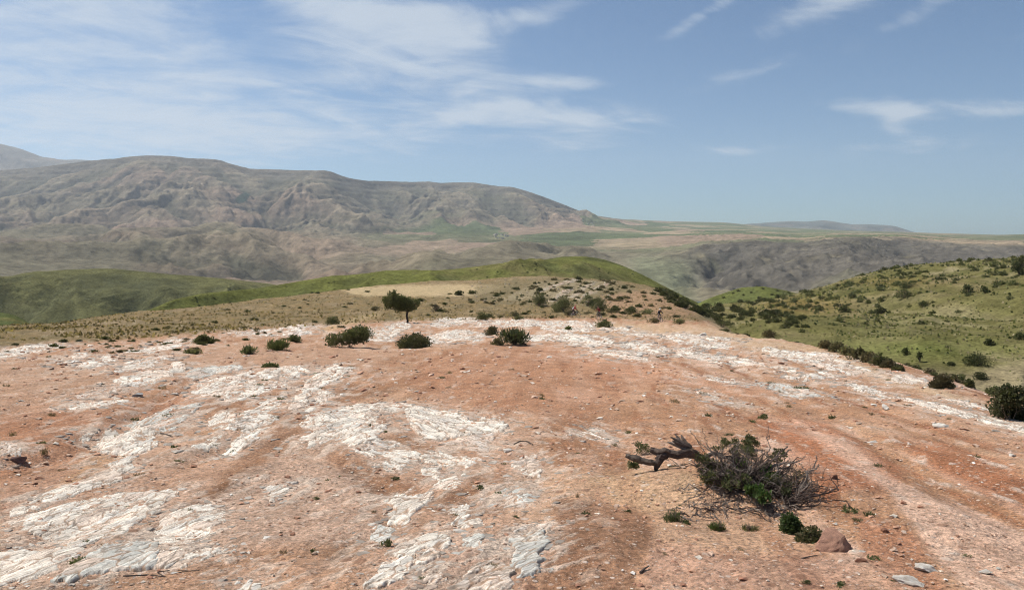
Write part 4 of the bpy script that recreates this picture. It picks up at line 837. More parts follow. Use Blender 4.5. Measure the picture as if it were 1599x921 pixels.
# gravel: thousands of small chips that nobody could count
rng = np.random.RandomState(12)
def chips(name, n, y0, y1, s0, s1, xr=None):
    yy = np.exp(rng.uniform(math.log(y0), math.log(y1), n)); xx = rng.uniform(-.78, .78, n)*yy
    if xr is not None: xx = xr(yy, n)
    den = fbm(xx/1.6, yy/2.6, 3, 611)+.9*rng.rand(n); trk = sdf(xx/yy*F+CX, HOR-(zbase(yy)-EYE)/yy*F, [(1240, 655), (1330, 690), (1420, 760), (1530, 800), (1700, 870), (1700, 960), (1540, 940), (1460, 870), (1390, 770), (1300, 705)]); k = (den > .25+.55*sst(trk, -10, 12)) & (xx < x_right(yy)+.3); xx, yy = xx[k], yy[k]; n = len(xx)
    s = (s0+(s1-s0)*rng.rand(n)**3.5)*np.clip(yy/10, .7, 3.2); zz = Gz(xx, yy)
    base = np.array([(1, 0, 0), (-.5, .87, 0), (-.5, -.87, 0), (.5, .6, .55), (-.8, .1, .5), (.3, -.7, .45)]); F6 = [(3, 4, 5), (0, 1, 3), (1, 4, 3), (1, 2, 4), (2, 5, 4), (2, 0, 5), (0, 3, 5)]
    V = base[None]*rng.uniform(.6, 1.3, (n, 6, 3)); a = rng.rand(n)*6.28
    c, s_ = np.cos(a)[:, None], np.sin(a)[:, None]
    x_, y_ = V[..., 0]*c-V[..., 1]*s_, V[..., 0]*s_+V[..., 1]*c
    W_ = np.stack([x_*s[:, None]+xx[:, None], y_*s[:, None]+yy[:, None], V[..., 2]*s[:, None]*.8+zz[:, None]+.002], -1)
    pal = np.array([(.62, .54, .44), (.52, .36, .26), (.44, .25, .16), (.33, .17, .11), (.70, .65, .57), (.40, .28, .20)])
    cc = pal[rng.choice(6, n, p=[.10, .22, .28, .22, .04, .14])]*rng.uniform(.8, 1.2, (n, 1)); cc = np.repeat(cc, 6, 0)
    fa = (np.arange(n)[:, None, None]*6+np.array(F6)[None]).reshape(-1, 3)
    tag(link(bpy.data.objects.new(name, raw_mesh(name, W_.reshape(-1, 3), fa, M['stone'], cc, smooth=False))), kind='stuff')
chips('gravel', 11000, 5, 42, .006, .034)
chips('gravel', 2600, 5.5, 40, .022, .062)
# ================================================================== shrubs, trees and weeds
def leaf_cloud(clumps, n, size, seed, c0=(.040, .056, .020), c1=(.10, .115, .042), up=.35, blade=0.0, dry=0.0, droop=0):
    """many small leaf faces spread through clumps (x, y, z, radius, flattening); returns vertices, faces, colours"""
    rng = np.random.RandomState(seed); cl_ = np.array(clumps, float); wgt = cl_[:, 3]**2; k = rng.choice(len(cl_), n, p=wgt/wgt.sum())
    d = rng.normal(size=(n, 3)); d /= np.linalg.norm(d, axis=1)[:, None]; r = rng.rand(n)**.42
    r = r*(1+.22*np.sin(d[:, 0]*5+k)*np.cos(d[:, 1]*4+2*k))
    P = cl_[k, :3]+d*(r*cl_[k, 3])[:, None]*np.stack([np.ones(n), np.ones(n), cl_[k, 4]], 1)
    low = P[:, 2] < .01; P[low, 2] = rng.rand(low.sum())*.05
    u = d*.6+rng.normal(size=(n, 3))*.6+[0, 0, up]; u /= np.linalg.norm(u, axis=1)[:, None]
    w_ = np.cross(u, rng.normal(size=(n, 3))); w_ /= np.linalg.norm(w_, axis=1)[:, None]
    s = size*rng.uniform(.6, 1.35, n); L_ = s*(1+2.2*blade); W_ = s*(.48-.30*blade)
    V = np.stack([P, P+u*(L_*.5)[:, None]+w_*W_[:, None], P+u*L_[:, None], P+u*(L_*.5)[:, None]-w_*W_[:, None]], 1)
    t = rng.rand(n)*.75+.25*(clump_rand := rng.rand(len(cl_)))[k]
    C = np.array(c0)[None]*(1-t)[:, None]+np.array(c1)[None]*t[:, None]
    if dry: C[rng.rand(n) < dry] = (.20, .15, .085)
    return V.reshape(-1, 3), np.arange(4*n).reshape(-1, 4), np.repeat(C, 4, 0)
def leaf_mesh(name, *a, **k):
    V, f, c = leaf_cloud(*a, **k); return raw_mesh(name, V, f, M['leaf'], c, smooth=False)
def lumps(rng, n, rx, ry, h, r0=.32, r1=.55):       # clumps filling a low dome of unit size
    out = []
    for _ in range(n):
        a, q = rng.uniform(0, 6.283), rng.uniform(0, 1)**.6
        rr = rng.uniform(r0, r1)*min(rx, h*1.4)
        out.append((math.cos(a)*q*(rx-rr*.6), math.sin(a)*q*(ry-rr*.6), max(rr*.5, (1-q*q*.75)*h-rr*.75), rr, rng.uniform(.7, .95)))
    return out
def stems(name, rng, n, h, spread, r=.02, parent=None):
    mb = MB()
    for _ in range(n):
        a = rng.uniform(0, 6.28); q = rng.uniform(.2, 1)*spread; e = Vector((math.cos(a)*q, math.sin(a)*q, h*rng.uniform(.5, .95)))
        mb.tube([Vector((math.cos(a)*.06*spread, math.sin(a)*.06*spread, -.05)), e*.45+Vector((rng.uniform(-.05, .05), rng.uniform(-.05, .05), .05)), e], [r, r*.7, r*.25], 5, (.16, .12, .09))
    return mb.build(name, M['bark'], parent)
DARK0, DARK1 = (.045, .052, .022), (.155, .155, .068)
OLV0, OLV1 = (.07, .08, .032), (.20, .20, .09)
BRW0, BRW1 = (.075, .062, .034), (.17, .14, .075)
GRN0, GRN1 = (.05, .066, .025), (.125, .14, .055)
def big_shrub(label, px, py, wpx, hpx, kind='dome', pal=(DARK0, DARK1), n=2600, leaf=.075, surf=None, group=None, cat='shrub', seed=0, depth=.8, dry=.04, push=True):
    """a shrub with foliage and stems, wpx by hpx photo pixels, rooted at the pixel (px, py)"""
    p = surf(px, py) if surf else at(px, py); k = p.y/F; rx, h = wpx*k/2, hpx*k; rng = random.Random(seed*31+7)
    t = empty('shrub', (p.x, p.y+(rx*depth*.55 if push else 0), p.z-.04)); tag(t, label, cat, group)
    if not surf: t.location.z = float(Gz(t.location.x, t.location.y))-.04
    if kind == 'dome': cl = lumps(rng, 15, rx, rx*depth, h)
    elif kind == 'lean':                           # taller to the right, trailing left
        cl = [(x*rx, rng.uniform(-.3, .3)*rx*depth, max(.12*h, (.30+.42*(x+1)/2)*h), (.30+.16*(x+1)/2)*min(rx, h*1.1), .85) for x in (-.8, -.6, -.35, -.1, .1, .3, .5, .65, .4, .2)]
    else:                                          # spiky: upright wands
        cl = [(rng.uniform(-.8, .8)*rx, rng.uniform(-.6, .6)*rx*depth, rng.uniform(.15, .45)*h, rng.uniform(.22, .36)*h, 1.3) for _ in range(16)]
    link(bpy.data.objects.new('foliage', leaf_mesh('foliage', cl, n, leaf, seed, pal[0], pal[1], up=.3 if kind != 'spiky' else 1.4, blade=.15 if kind != 'spiky' else .9, dry=dry)), t)
    stems('stem', rng, 9 if kind != 'spiky' else 26, h*(.75 if kind != 'spiky' else 1.0), rx*.75, .02*k*900/40, t)
    return t
# the lone tree: bent trunk, crown heavier to the left, flat underneath
p = at(636, 503.5); k = p.y/F
tr = tag(empty('tree', (p.x, p.y, p.z-.1)), 'lone dark tree with bare trunk and lopsided crown at the brown field edge', 'tree')
mb = MB(); q = lambda x, y, d=0: Vector(((x-636)*k, d*k, (503.5-y)*k))
mb.tube([q(636, 507), q(636.5, 499), q(635, 492), q(636, 486), q(633, 480), q(628, 474)], [2.3*k, 1.7*k, 1.5*k, 1.6*k, 1.3*k, .8*k], 9, (.07, .055, .045), jit=.12)
link(bpy.data.objects.new('trunk', mb.mesh('trunk', M['bark'], True)), tr); mb = MB()
for a in ([(633, 483), (622, 480), (611, 474), (606, 468)], [(633, 481), (624, 470), (620, 462)], [(635, 485), (643, 479), (650, 473)], [(636, 486), (645, 482), (652, 476)], [(632, 479), (634, 470), (632, 464)], [(630, 480), (616, 482), (606, 480)]):
    d = random.Random(a[0][0]+a[-1][0]).uniform(-9, 9); mb.tube([q(x, y, d*i/3) for i, (x, y) in enumerate(a)], [1.0*k, .7*k, .5*k, .25*k][:len(a)], 6, (.07, .055, .045))
mb.build('branch', M['bark'], tr, True)
rng = random.Random(4); cl = []
for (x, y, r, dd) in [(614, 462, 9, 8), (608, 470, 9, 10), (620, 468, 11, 12), (612, 476, 8, 10), (604, 476, 6, 6), (628, 470, 10, 12), (637, 472, 9, 10), (645, 472, 8, 8), (650, 471, 5, 5), (640, 478, 7, 7), (624, 478, 8, 10), (616, 456, 5, 5), (602, 468, 5, 5), (632, 480, 5, 8), (648, 477, 4, 4), (655, 472, 3, 3), (626, 464, 8, 9), (631, 476, 9, 10), (634, 468, 8, 9), (620, 473, 9, 11), (628, 480, 7, 8)]:
    for _ in range(2): c = q(x+rng.uniform(-2, 2), y+rng.uniform(-2, 2), rng.uniform(-dd, dd)); cl.append((*c, r*k*rng.uniform(.85, 1.15), .85))
link(bpy.data.objects.new('crown', leaf_mesh('crown', cl, 8000, .14, 11, (.034, .042, .016), (.12, .125, .045), up=.1, dry=.01)), tr)
# shrubs on the near ridge that stand out one by one
BIG = [
 ('wide shaggy dark shrub with a tall right side, left of the domed shrub', 541, 543, 70, 32, 'lean', (OLV0, OLV1), 3600, .09),
 ('rounded green bush behind the right end of the shaggy shrub', 566, 524, 24, 13, 'dome', (GRN0, OLV1), 900, .09),
 ('domed dense dark shrub standing on white rock right of the shaggy shrub', 645, 544, 52, 30, 'dome', (DARK0, (.11, .105, .05)), 3200, .085),
 ('spiky green shrub of upright wands at the middle of the ridge', 803, 539, 40, 26, 'spiky', ((.05, .065, .03), (.13, .15, .07)), 800, .13),
 ('low dark bush just behind the left of the spiky shrub', 769, 523, 25, 14, 'dome', (DARK0, BRW1), 1100, .085),
 ('squat brown bush at the left foot of the spiky shrub', 777, 539, 20, 11, 'dome', (BRW0, BRW1), 700, .08),
 ('dark mound shrub at the far edge of the white rock, right of the lone tree', 751, 499, 27, 14, 'dome', (DARK0, DARK1), 1300, .10),
 ('flat dark shrub beside the middle rider, below the track', 943, 510, 31, 12, 'dome', (DARK0, DARK1), 1300, .10),
 ('small shrub on white rock left of the flat dark shrub', 888, 515, 11, 6, 'dome', (OLV0, OLV1), 350, .09),
 ('dark bush in the brown field straight left of the lone tree', 517, 506, 25, 13, 'dome', (DARK0, DARK1), 1100, .10),
 ('low rounded dark bush at the field edge, left third of the ridge', 315, 536, 29, 13, 'dome', (DARK0, DARK1), 1300, .09),
 ('weedy green bush on the pale rocks near the left third', 430, 547, 30, 16, 'spiky', (OLV0, GRN1), 700, .10),
 ('small dark bush beside the weedy green bush', 457, 533, 22, 11, 'dome', (DARK0, OLV1), 800, .08),
 ('green bush at the top of the ledged white sheet', 420, 573, 25, 7, 'dome', (GRN0, GRN1), 700, .05),
 ('grey green tuft left of the weedy green bush', 388, 553, 20, 10, 'spiky', (OLV0, (.15, .16, .09)), 420, .09),
 ('long low dark bush above the undercut slabs', 297, 552, 30, 8, 'dome', (BRW0, OLV1), 700, .07),
 ('dark purplish bush in the brown field, right of the lone tree', 681, 487, 16, 12, 'dome', ((.04, .035, .03), (.10, .08, .07)), 600, .11),
 ('low shrub in the field left of the lone tree', 585, 485, 18, 8, 'dome', (DARK0, BRW1), 500, .11),
 ('dark scrub by the far track, left of the twin riders', 804, 494, 20, 10, 'dome', (DARK0, BRW1), 600, .10),
 ('small scrub in front of the dark scrub by the far track', 810, 499, 17, 8, 'dome', (OLV0, OLV1), 450, .10),
 ('big dark bush immediately left of the first cyclist', 880, 487, 38, 26, 'dome', (DARK0, OLV1), 2000, .15),
 ('bushy dark clump farther left of the first cyclist', 842, 478, 30, 20, 'dome', (DARK0, OLV1), 1500, .15),
 ('brownish bush touching the rear of the first cyclist', 889, 493, 16, 14, 'dome', (BRW0, BRW1), 600, .11),
 ('dark bush just behind the second cyclist', 936, 486, 32, 24, 'dome', (DARK0, OLV1), 1500, .15),
 ('loose olive bush left of the second cyclist, behind', 918, 478, 22, 20, 'dome', (OLV0, OLV1), 1000, .15),
 ('green hedge clump right of the second cyclist', 961, 488, 22, 10, 'dome', (OLV0, GRN1), 800, .13),
 ('dark hedge clump halfway between the second and the third cyclist', 986, 489, 24, 11, 'dome', (DARK0, GRN1), 900, .13),
 ('low green hedge clump left of the third cyclist', 1010, 490, 26, 8, 'dome', (OLV0, OLV1), 700, .12),
 ('dark low shrub at the wheel of the third cyclist', 1022, 504, 22, 8, 'dome', (BRW0, BRW1), 700, .09),
 ('scrub right of the third cyclist on the ridge edge', 1063, 506, 28, 8, 'dome', (BRW0, OLV1), 700, .09),
 ('large dark rounded bush on the ridge edge against the green hillside', 1254, 531, 28, 29, 'dome', ((.022, .030, .012), (.07, .075, .028)), 1900, .085),
 ('big round bush at the right edge of the photo', 1588, 658, 70, 56, 'dome', (DARK0, (.10, .095, .045)), 4200, .052),
 ('brown thorny bush on the ridge crest at right', 1477, 607, 36, 22, 'dome', (BRW0, (.15, .12, .065)), 1700, .055),
 ('small upright dark bush right of the brown thorny bush', 1516, 606, 13, 15, 'dome', (DARK0, DARK1), 600, .05),
 ('leafy bush behind the big round bush at right', 1560, 620, 34, 16, 'dome', (DARK0, OLV1), 1400, .05),
 ('dry bush at the start of the thorn hedge, under the dark rounded bush', 1204, 527, 28, 13, 'dome', (BRW0, BRW1), 1000, .075),
 ('feathery bush on the ridge edge where the gully begins', 1130, 512, 42, 14, 'dome', (BRW0, OLV1), 1200, .085),
 ('green bush in the gully behind the feathery bush', 1178, 517, 24, 14, 'dome', (DARK0, GRN1), 900, .08),
]
for i, b in enumerate(BIG):
    lab, px, py, wp, hp, kd, pal, n, lf = b; big_shrub(lab, px, py, wp, hp, kd, pal, n, lf, seed=40+i)
# the thorn hedge along the right edge of the ridge, bush by bush
rng = random.Random(9); hx = [(1275, 541, 24, 14), (1293, 545, 24, 15), (1310, 550, 25, 16), (1327, 555, 26, 17), (1344, 561, 26, 18), (1361, 566, 27, 19), (1377, 570, 24, 17), (1391, 574, 20, 13), (1260, 536, 18, 10), (1404, 579, 16, 9)]
for i, (px, py, wp, hp) in enumerate(hx):
    od = sorted(q[0] for q in hx).index(px)
    big_shrub(f"{('first', 'second', 'third', 'fourth', 'fifth', 'sixth', 'seventh', 'eighth', 'ninth', 'tenth')[od]} thorn bush from the upper end of the dark hedge along the right ridge edge", px, py, wp*1.15, hp, 'dome', (BRW0 if i % 2 else DARK0, BRW1 if i % 3 else OLV1), 900, .075, seed=300+i, group='thorn bushes along the right ridge edge', dry=.15)
# small repeats: a few meshes shared by many copies
def protos(name, n, pal, k, leaf, seed, h=.85, kind='dome', dry=.05):
    out = []
    for i in range(k):
        rg = random.Random(seed+i); cl = lumps(rg, 7, .5, .45, .5*h, .42, .7) if kind == 'dome' else [(rg.uniform(-.35, .35), rg.uniform(-.3, .3), rg.uniform(.1, .3)*h, rg.uniform(.12, .22), 1.4) for _ in range(7)]
        out.append(leaf_mesh(name, cl, n, leaf, seed+i, *pal, up=.3 if kind == 'dome' else 1.5, blade=.2 if kind == 'dome' else .9, dry=dry))
    return out
P_far = protos('shrub', 170, (DARK0, DARK1), 6, .16, 700); P_olive = protos('shrub', 150, (OLV0, OLV1), 4, .16, 720)
P_mid = protos('shrub', 420, (DARK0, (.10, .10, .042)), 5, .105, 740); P_brown = protos('shrub', 240, (BRW0, BRW1), 4, .12, 760, .6)
P_weed = protos('weed', 230, (GRN0, GRN1), 5, .085, 780, .45); P_dry = protos('dry_weed', 120, (BRW0, (.22, .17, .09)), 4, .085, 800, .5, 'spiky')
SMALL_ONES = []
def put(ms, name, p, width, label, cat, group, rng, sz=1.0, sink=.05):
    if name == 'shrub' and group:
        SMALL_ONES.append((width/p[1], rng.choice(ms), tuple(p), width, label, cat, group, (width, width*rng.uniform(.8, 1.1), width*sz*rng.uniform(.8, 1.2)), rng.uniform(0, 6.28), sink)); return
    o = link(bpy.data.objects.new(name, rng.choice(ms))); o.location = (p[0], p[1], p[2]-sink*width)
    o.scale = (width, width*rng.uniform(.8, 1.1), width*sz*rng.uniform(.8, 1.2)); o.rotation_euler = (0, 0, rng.uniform(0, 6.28)); return tag(o, label, cat, group)
S = lambda px, py: on(SLOPE, px, py)
rng = random.Random(21)
HS = [  # single shrubs of the right hillside that can be named
 ('spreading dark juniper clump low on the right hillside, beside the bare stony ground', 1533, 572, 46, 22, 1800, .10), ('dark shrub below the spreading juniper clump', 1535, 594, 24, 13, 800, .09),
 ('round lone bush high on the right hillside', 1513, 460, 18, 13, 500, .30), ('second lone bush right of the round lone bush, smaller', 1540, 461, 16, 10, 400, .28),
 ('tall dark tree at the top right edge of the hillside', 1594, 432, 22, 30, 900, .34), ('oval shrub below the crest, middle of the right hillside', 1378, 491, 24, 10, 600, .22),
 ('flat shrub on the grassy slope, left part of the right hillside', 1444, 480, 24, 8, 500, .22), ('little dark bush on the grass near the right edge', 1547, 541, 17, 10, 500, .12),
 ('dark bush cut by the right edge of the hillside', 1594, 532, 18, 13, 500, .12), ('small round bush above the isolated white slab', 1416, 558, 14, 11, 450, .11), ('slim sapling like shrub right of the small round bush', 1437, 566, 10, 17, 400, .10),
 ('dark scrubby clump halfway up the slope, right of the gully head', 1415, 466, 26, 14, 700, .24), ('bushy clump on the mid slope with pale grass below', 1420, 450, 28, 12, 700, .26), ('dark thicket on the mid slope left of the bushy clump', 1322, 488, 20, 12, 600, .22),
 ('low dark bush on the slope above the thorn hedge', 1487, 579, 14, 8, 350, .10)]
for i, (lab, px, py, wp, hp, n, lf) in enumerate(HS):
    big_shrub(lab, px, py, wp, hp, 'dome', (DARK0, (.075, .085, .03)), n, lf, surf=S, seed=900+i)
def crest_py(px): return float(np.interp(px, [1100, 1150, 1200, 1240, 1300, 1360, 1400, 1460, 1520, 1600], [484, 476, 469, 458, 441, 424, 415, 408, 403, 398]))
cnt = 0
lab_h = 'small dark juniper shrub among many scattered over the green hillside at right'
while cnt < 225:                                  # hillside shrubs: dense towards the crest and along the gully
    px = rng.uniform(1150, 1605); t = rng.random()**1.9; cp = crest_py(px); py = cp+3+t*rng.uniform(20, 150)
    if rng.random() < .55: py = cp+3+round((py-cp)/13.0)*13.0+(px-1380)*.02+rng.uniform(-1.6, 1.6)        # many keep to old terrace lines
    edge = np.interp(px, [1100, 1200, 1280, 1440, 1599], [500, 516, 530, 570, 640])
    if py > edge-4: continue
    dn = float(fbm(np.array([px/55.]), np.array([py/14.]), 2, 77)[0])
    if dn+rng.uniform(-.5, .5)+.45*(py < cp+45)-.25*(py > cp+80) < .1: continue
    p = S(px, py); wpx = rng.uniform(5, 13)*(1.0+.25*(py > cp+30))
    zn = ('on the skyline crest' if py < cp+10 else 'on the upper part' if py < cp+40 else 'on the lower part'); sd = ('left third' if px < 1300 else 'middle' if px < 1450 else 'right third')
    put(P_far if rng.random() < .8 else P_olive, 'shrub', p, wpx/F*p.y, f'small dark juniper {zn} of the green hillside, {sd} of it', 'shrub', 'junipers scattered over the right hillside', rng, .9); cnt += 1
for _ in range(70):                               # a belt of bushes down the gully, at the foot of the hillside
    t = rng.random(); px = 1105+t*150+rng.uniform(-10, 10); py = np.interp(px, [1100, 1160, 1210, 1260], [486, 494, 499, 508])+rng.uniform(-9, 8)
    p = S(px, py); put(P_mid, 'shrub', p, rng.uniform(9, 17)/F*p.y, f"dark bush in the gully thicket between ridge and hillside, {('upper end', 'upper middle', 'lower middle', 'lower end')[min(3, int(t*4))]} of it", 'shrub', 'bushes in the gully thicket', rng, 1.0)
for px, py, wd in [(1130, 466, 6), (1144, 459, 5), (1152, 455, 6), (1160, 463, 5), (1172, 458, 5), (1185, 466, 7), (1190, 452, 5), (1196, 470, 6), (1205, 461, 6), (1212, 455, 5), (1220, 468, 6), (1230, 458, 5), (1180, 447, 4), (1170, 474, 6), (1150, 476, 6), (1210, 476, 7)]:
    p = on(SMALL, px, py); put(P_far, 'shrub', p, wd/F*p.y, 'tiny dark shrub on the small round green hill beyond the gully', 'shrub', 'shrubs on the small round green hill', rng, .9)
for _ in range(26):
    px = rng.uniform(280, 1000); top = np.interp(px, [270, 400, 540, 760, 880, 1000], [463, 447, 436, 416, 402, 426]); py = top+rng.uniform(3, 26); p = on(RIDGE, px, py)
    put(P_far, 'shrub', p, rng.uniform(2.5, 5)/F*p.y, 'tiny dark shrub dotted on the long green ridge behind the field', 'shrub', 'shrubs on the long green ridge', rng, .9)
# the dark flank of the shoulder, and the bushy terraces on the knoll
for _ in range(60):
    t = rng.random(); px = 1035+t*115; top = np.interp(px, [1030, 1060, 1100, 1150], [448, 452, 470, 494]); py = top+abs(rng.gauss(0, 9))+1
    p = at(px-4-rng.random()*6, max(py, 452)); 
    yy = rng.uniform(150, 232); xx = float(x_right(yy))+rng.uniform(-1, 15); p = Vector((xx, yy, float(Gz(xx, yy))))
    put(P_mid, 'shrub', p, rng.uniform(1.6, 3.4), f"dark round bush on the steep right flank of the shoulder, {'nearest stretch' if yy < 175 else 'middle stretch' if yy < 205 else 'farthest stretch'}", 'shrub', 'bushes on the flank of the shoulder', rng, .95)
ORD = ('first', 'second', 'third', 'fourth', 'fifth', 'sixth', 'seventh', 'eighth', 'ninth', 'tenth', 'eleventh')
for row in range(11):                             # bushes in slanting rows along the old terraces
    xa, xb = 752+row*22, 812+row*17.5; ya, yb_ = 474-max(0, row-7)*.5, 437+abs(row-5)*.8; n_ = 15
    for j in range(n_):
        t = (j+rng.uniform(-.35, .35))/(n_-1); px = xa+(xb-xa)*t+rng.gauss(0, 5.5); py = ya+(yb_-ya)*t+rng.gauss(0, 1.6)
        if rng.random() < .12 or float(fbm(np.array([px/30.]), np.array([py/9.]), 2, 66)[0]) < -.28: continue
        p = at(px, py)
        if p.y > 262: continue
        put(P_mid if rng.random() < .6 else P_brown, 'shrub', p, rng.choice((4, 5, 6, 6, 7, 8, 10, 13))/F*p.y, f"dark bush in the {ORD[row]} slanting row from the left on the stony knoll, {'lower' if t < .5 else 'upper'} half", 'shrub', 'bushes on the stony terraces', rng, .85)
# terrace walls: heaps of pale field stones between the rows
hp = [rock_mesh('stone', 1300+i, 1, 1, .8, .7, 6, .1, (.50, .42, .32), (.34, .27, .20)) for i in range(4)]
for _ in range(70):
    px = rng.uniform(735, 960); row = rng.randrange(7); py = 436+row*5.6+(px-728)*.04+rng.uniform(-1, 1); p = at(px, py)
    if p.y > 258: continue
    o = link(bpy.data.objects.new('stone', rng.choice(hp))); wd = rng.uniform(1.6, 4.2)/F*p.y*.5; o.location = p; o.scale = (wd*1.3, wd, wd); o.rotation_euler = (0, 0, rng.uniform(0, 6.28))
    tag(o, 'pale field stone in the low heaps between the terrace bushes', 'stone', 'field stones on the terraces')
# dark dots over the brown field, at its far edge, and over the left ridge
for _ in range(90):
    px = rng.uniform(-10, 620); ed = np.interp(px, [0, 250, 400, 560, 620], [501, 476, 463, 447, 446]); lo = np.interp(px, [0, 200, 400, 560, 640], [562, 545, 525, 508, 505])
    py = ed+2+(lo-ed)*rng.random()**.8; p = at(px, py)
    put(P_brown if rng.random() < .45 else P_mid, 'shrub', p, rng.choice((4, 5, 6, 7, 9, 13))/F*p.y*1.05, f"low dark shrub on the brown stony field, {'far left' if px < 160 else 'left' if px < 320 else 'middle' if px < 470 else 'right, near the lone tree'}, {'far edge' if py < (ed+lo)/2 else 'near edge'}", 'shrub', 'low shrubs over the brown field', rng, .62)
for _ in range(34):
    px = rng.uniform(0, 470); py = np.interp(px, [0, 240, 470], [545, 536, 520])+rng.uniform(-8, 14); p = at(px, py)
    put(P_brown if rng.random() < .4 else P_mid, 'shrub', p, rng.uniform(8, 17)/F*p.y, f"dark cushion shrub on the rocky left side of the ridge, {'far left' if px < 150 else 'middle of the stretch' if px < 310 else 'right end of the stretch'}", 'shrub', 'cushion shrubs on the left of the ridge', rng, .55)
for lab, px, py, wd, hr in [('small tree with bare stem at the far field edge before the green ridge', 526, 452, 12, 1.1), ('small dark tree on the far left edge of the field', 295, 473, 8, 1.0), ('low tree right of the small dark tree on the field edge', 404, 462, 9, 1.0),
                     ('leftmost little tree on the skyline of the field', 237, 481, 8, 1.0), ('tiny tree between the field edge and green ridge', 498, 453, 10, .7), ('green bush on the right end of the pale field', 716, 461, 16, 1.0)]:
    p = at(px, py); put(P_mid, 'tree' if 'tree' in lab else 'shrub', p, wd/F*p.y, lab, 'tree' if 'tree' in lab else 'shrub', None, rng, hr*1.3)
for _ in range(75):
    px = rng.uniform(640, 1100); py = rng.uniform(458, 497); p = at(px, py)
    if p.y > 255 or p.x > x_right(p.y): continue
    put(P_mid if rng.random() < .5 else P_brown, 'shrub', p, rng.uniform(6, 15)/F*p.y, f"scrubby bush on the tan slope behind the white rock band, {'left' if px < 780 else 'middle' if px < 940 else 'right'} part", 'shrub', 'scrub behind the white rock band', rng, .7)
for _ in range(44):
    t = rng.random(); yy = 14+t*75; xx = float(x_right(yy))+rng.uniform(-.3, 2.6); p = Vector((xx, yy, float(Gz(xx, yy))))
    put(P_brown if rng.random() < .6 else P_mid, 'shrub', p, rng.uniform(.35, .95), f"ragged low bush fringing the drop at the right ridge edge, {'near' if yy < 30 else 'middle' if yy < 60 else 'far'} stretch", 'shrub', 'bushes fringing the right edge', rng, .75)
SMALL_ONES.sort(key=lambda a: -a[0]); rest = {}
for k_, (_, ms, p, wd, lab, cat, grp, sc, rz, sink) in enumerate(SMALL_ONES):
    if k_ < 245:
        o = link(bpy.data.objects.new('shrub', ms)); o.location = (p[0], p[1], p[2]-sink*wd); o.scale = sc; o.rotation_euler = (0, 0, rz); tag(o, lab, cat, grp)
    else:
        nv = len(ms.vertices); V = np.empty(nv*3, f4); ms.vertices.foreach_get('co', V); V = V.reshape(-1, 3)*sc; c, s_ = math.cos(rz), math.sin(rz)
        V = np.stack([V[:, 0]*c-V[:, 1]*s_+p[0], V[:, 0]*s_+V[:, 1]*c+p[1], V[:, 2]+p[2]-sink*wd], -1); cc = np.empty(nv*4, f4); ms.attributes['Col'].data.foreach_get('color', cc)
        rest.setdefault('V', []).append(V); rest.setdefault('C', []).append(cc.reshape(-1, 4)[:, :3])
if rest:
    V, C = np.vstack(rest['V']), np.vstack(rest['C'])
    tag(link(bpy.data.objects.new('shrubs', raw_mesh('shrubs', V, np.arange(len(V)).reshape(-1, 4), M['leaf'], C, smooth=False))), kind='stuff')
# weeds in the near ground
WEEDS = [('dark weed below the smooth grey green stone', 602, 853, 22, .75), ('green weed in the dirt strip beside the arched outcrop', 118, 880, 26, .5), ('weed at the head of the lower dirt strip', 491, 862, 18, .5), ('dry brown weed left of the weed at the strip head', 443, 864, 13, .5),
 ('small dark weed under the row of white knuckles', 618, 748, 15, .5), ('bushy weed in the sandy hollow between the white blocks', 748, 762, 20, .5), ('dark sprig right of the bushy weed in the hollow', 779, 770, 14, .5), ('green tuft on the dark soil patch', 917, 803, 18, .4), ('grey weed in a crack of the big folded slab', 725, 679, 15, .45),
 ('flat green weed left of the broken grey ledges', 208, 656, 22, .3), ('green cushion weed on the broken grey ledges', 263, 649, 17, .4), ('green cushion weed right of the crumpled white outcrop', 271, 699, 14, .5), ('dark green weed below the cushion weed', 280, 721, 13, .45),
 ('weed in the soil right of the branching outcrop', 395, 619, 11, .45), ('grey weed beside the hollow white block', 437, 624, 13, .4), ('grassy clump against a white stone on the right slope', 1254, 607, 24, .35), ('small tuft on the red slope behind the dead bush', 1299, 653, 15, .45), ('tuft right of the dead stick', 1106, 650, 14, .5), ('grey tuft on the red bank above the dead bush', 1193, 654, 22, .5),
 ('brown tuft on the slope at right of the small tuft', 1361, 648, 13, .35), ('olive weed on the bank right of the dead bush, upper', 1330, 800, 26, .55), ('olive weed on the bank right of the dead bush, middle', 1357, 806, 18, .7), ('olive weed on the bank right of the dead bush, lower', 1338, 812, 16, .5), ('dark weed under the leaning white slab', 1367, 873, 20, .5), ('tiny weed at the bottom edge right of centre', 1259, 910, 18, .4), ('weed at the bottom edge below the boulder', 1317, 915, 26, .4),
 ('green seedling left of the sandy mound', 1073, 817, 16, .6), ('weed on the sandy ground in front of the dead bush', 980, 800, 14, .45), ('small green sprig at left of the log end', 983, 676, 12, .5), ('dark sprig on the brown slope right of centre', 900, 776, 11, .5), ('weed at the foot of the pale outcrop, bottom centre left', 602, 905, 14, .5), ('grass sprig beside the lower sloping outcrop', 660, 903, 14, .45), ('low weed left of the broken yellow lump', 640, 885, 10, .5), ('dry weed at the gully bank on the left', 70, 712, 16, .7), ('small weed on the red ground above the folded slab', 689, 590, 10, .35)]
for lab, px, py, wp, hr in WEEDS:
    p = at(px, py); dryw = 'dry' in lab or 'brown' in lab
    put(P_dry if dryw else P_weed, 'weed', p, wp/F*p.y*1.1, lab, 'weed', None, rng, hr*1.9)
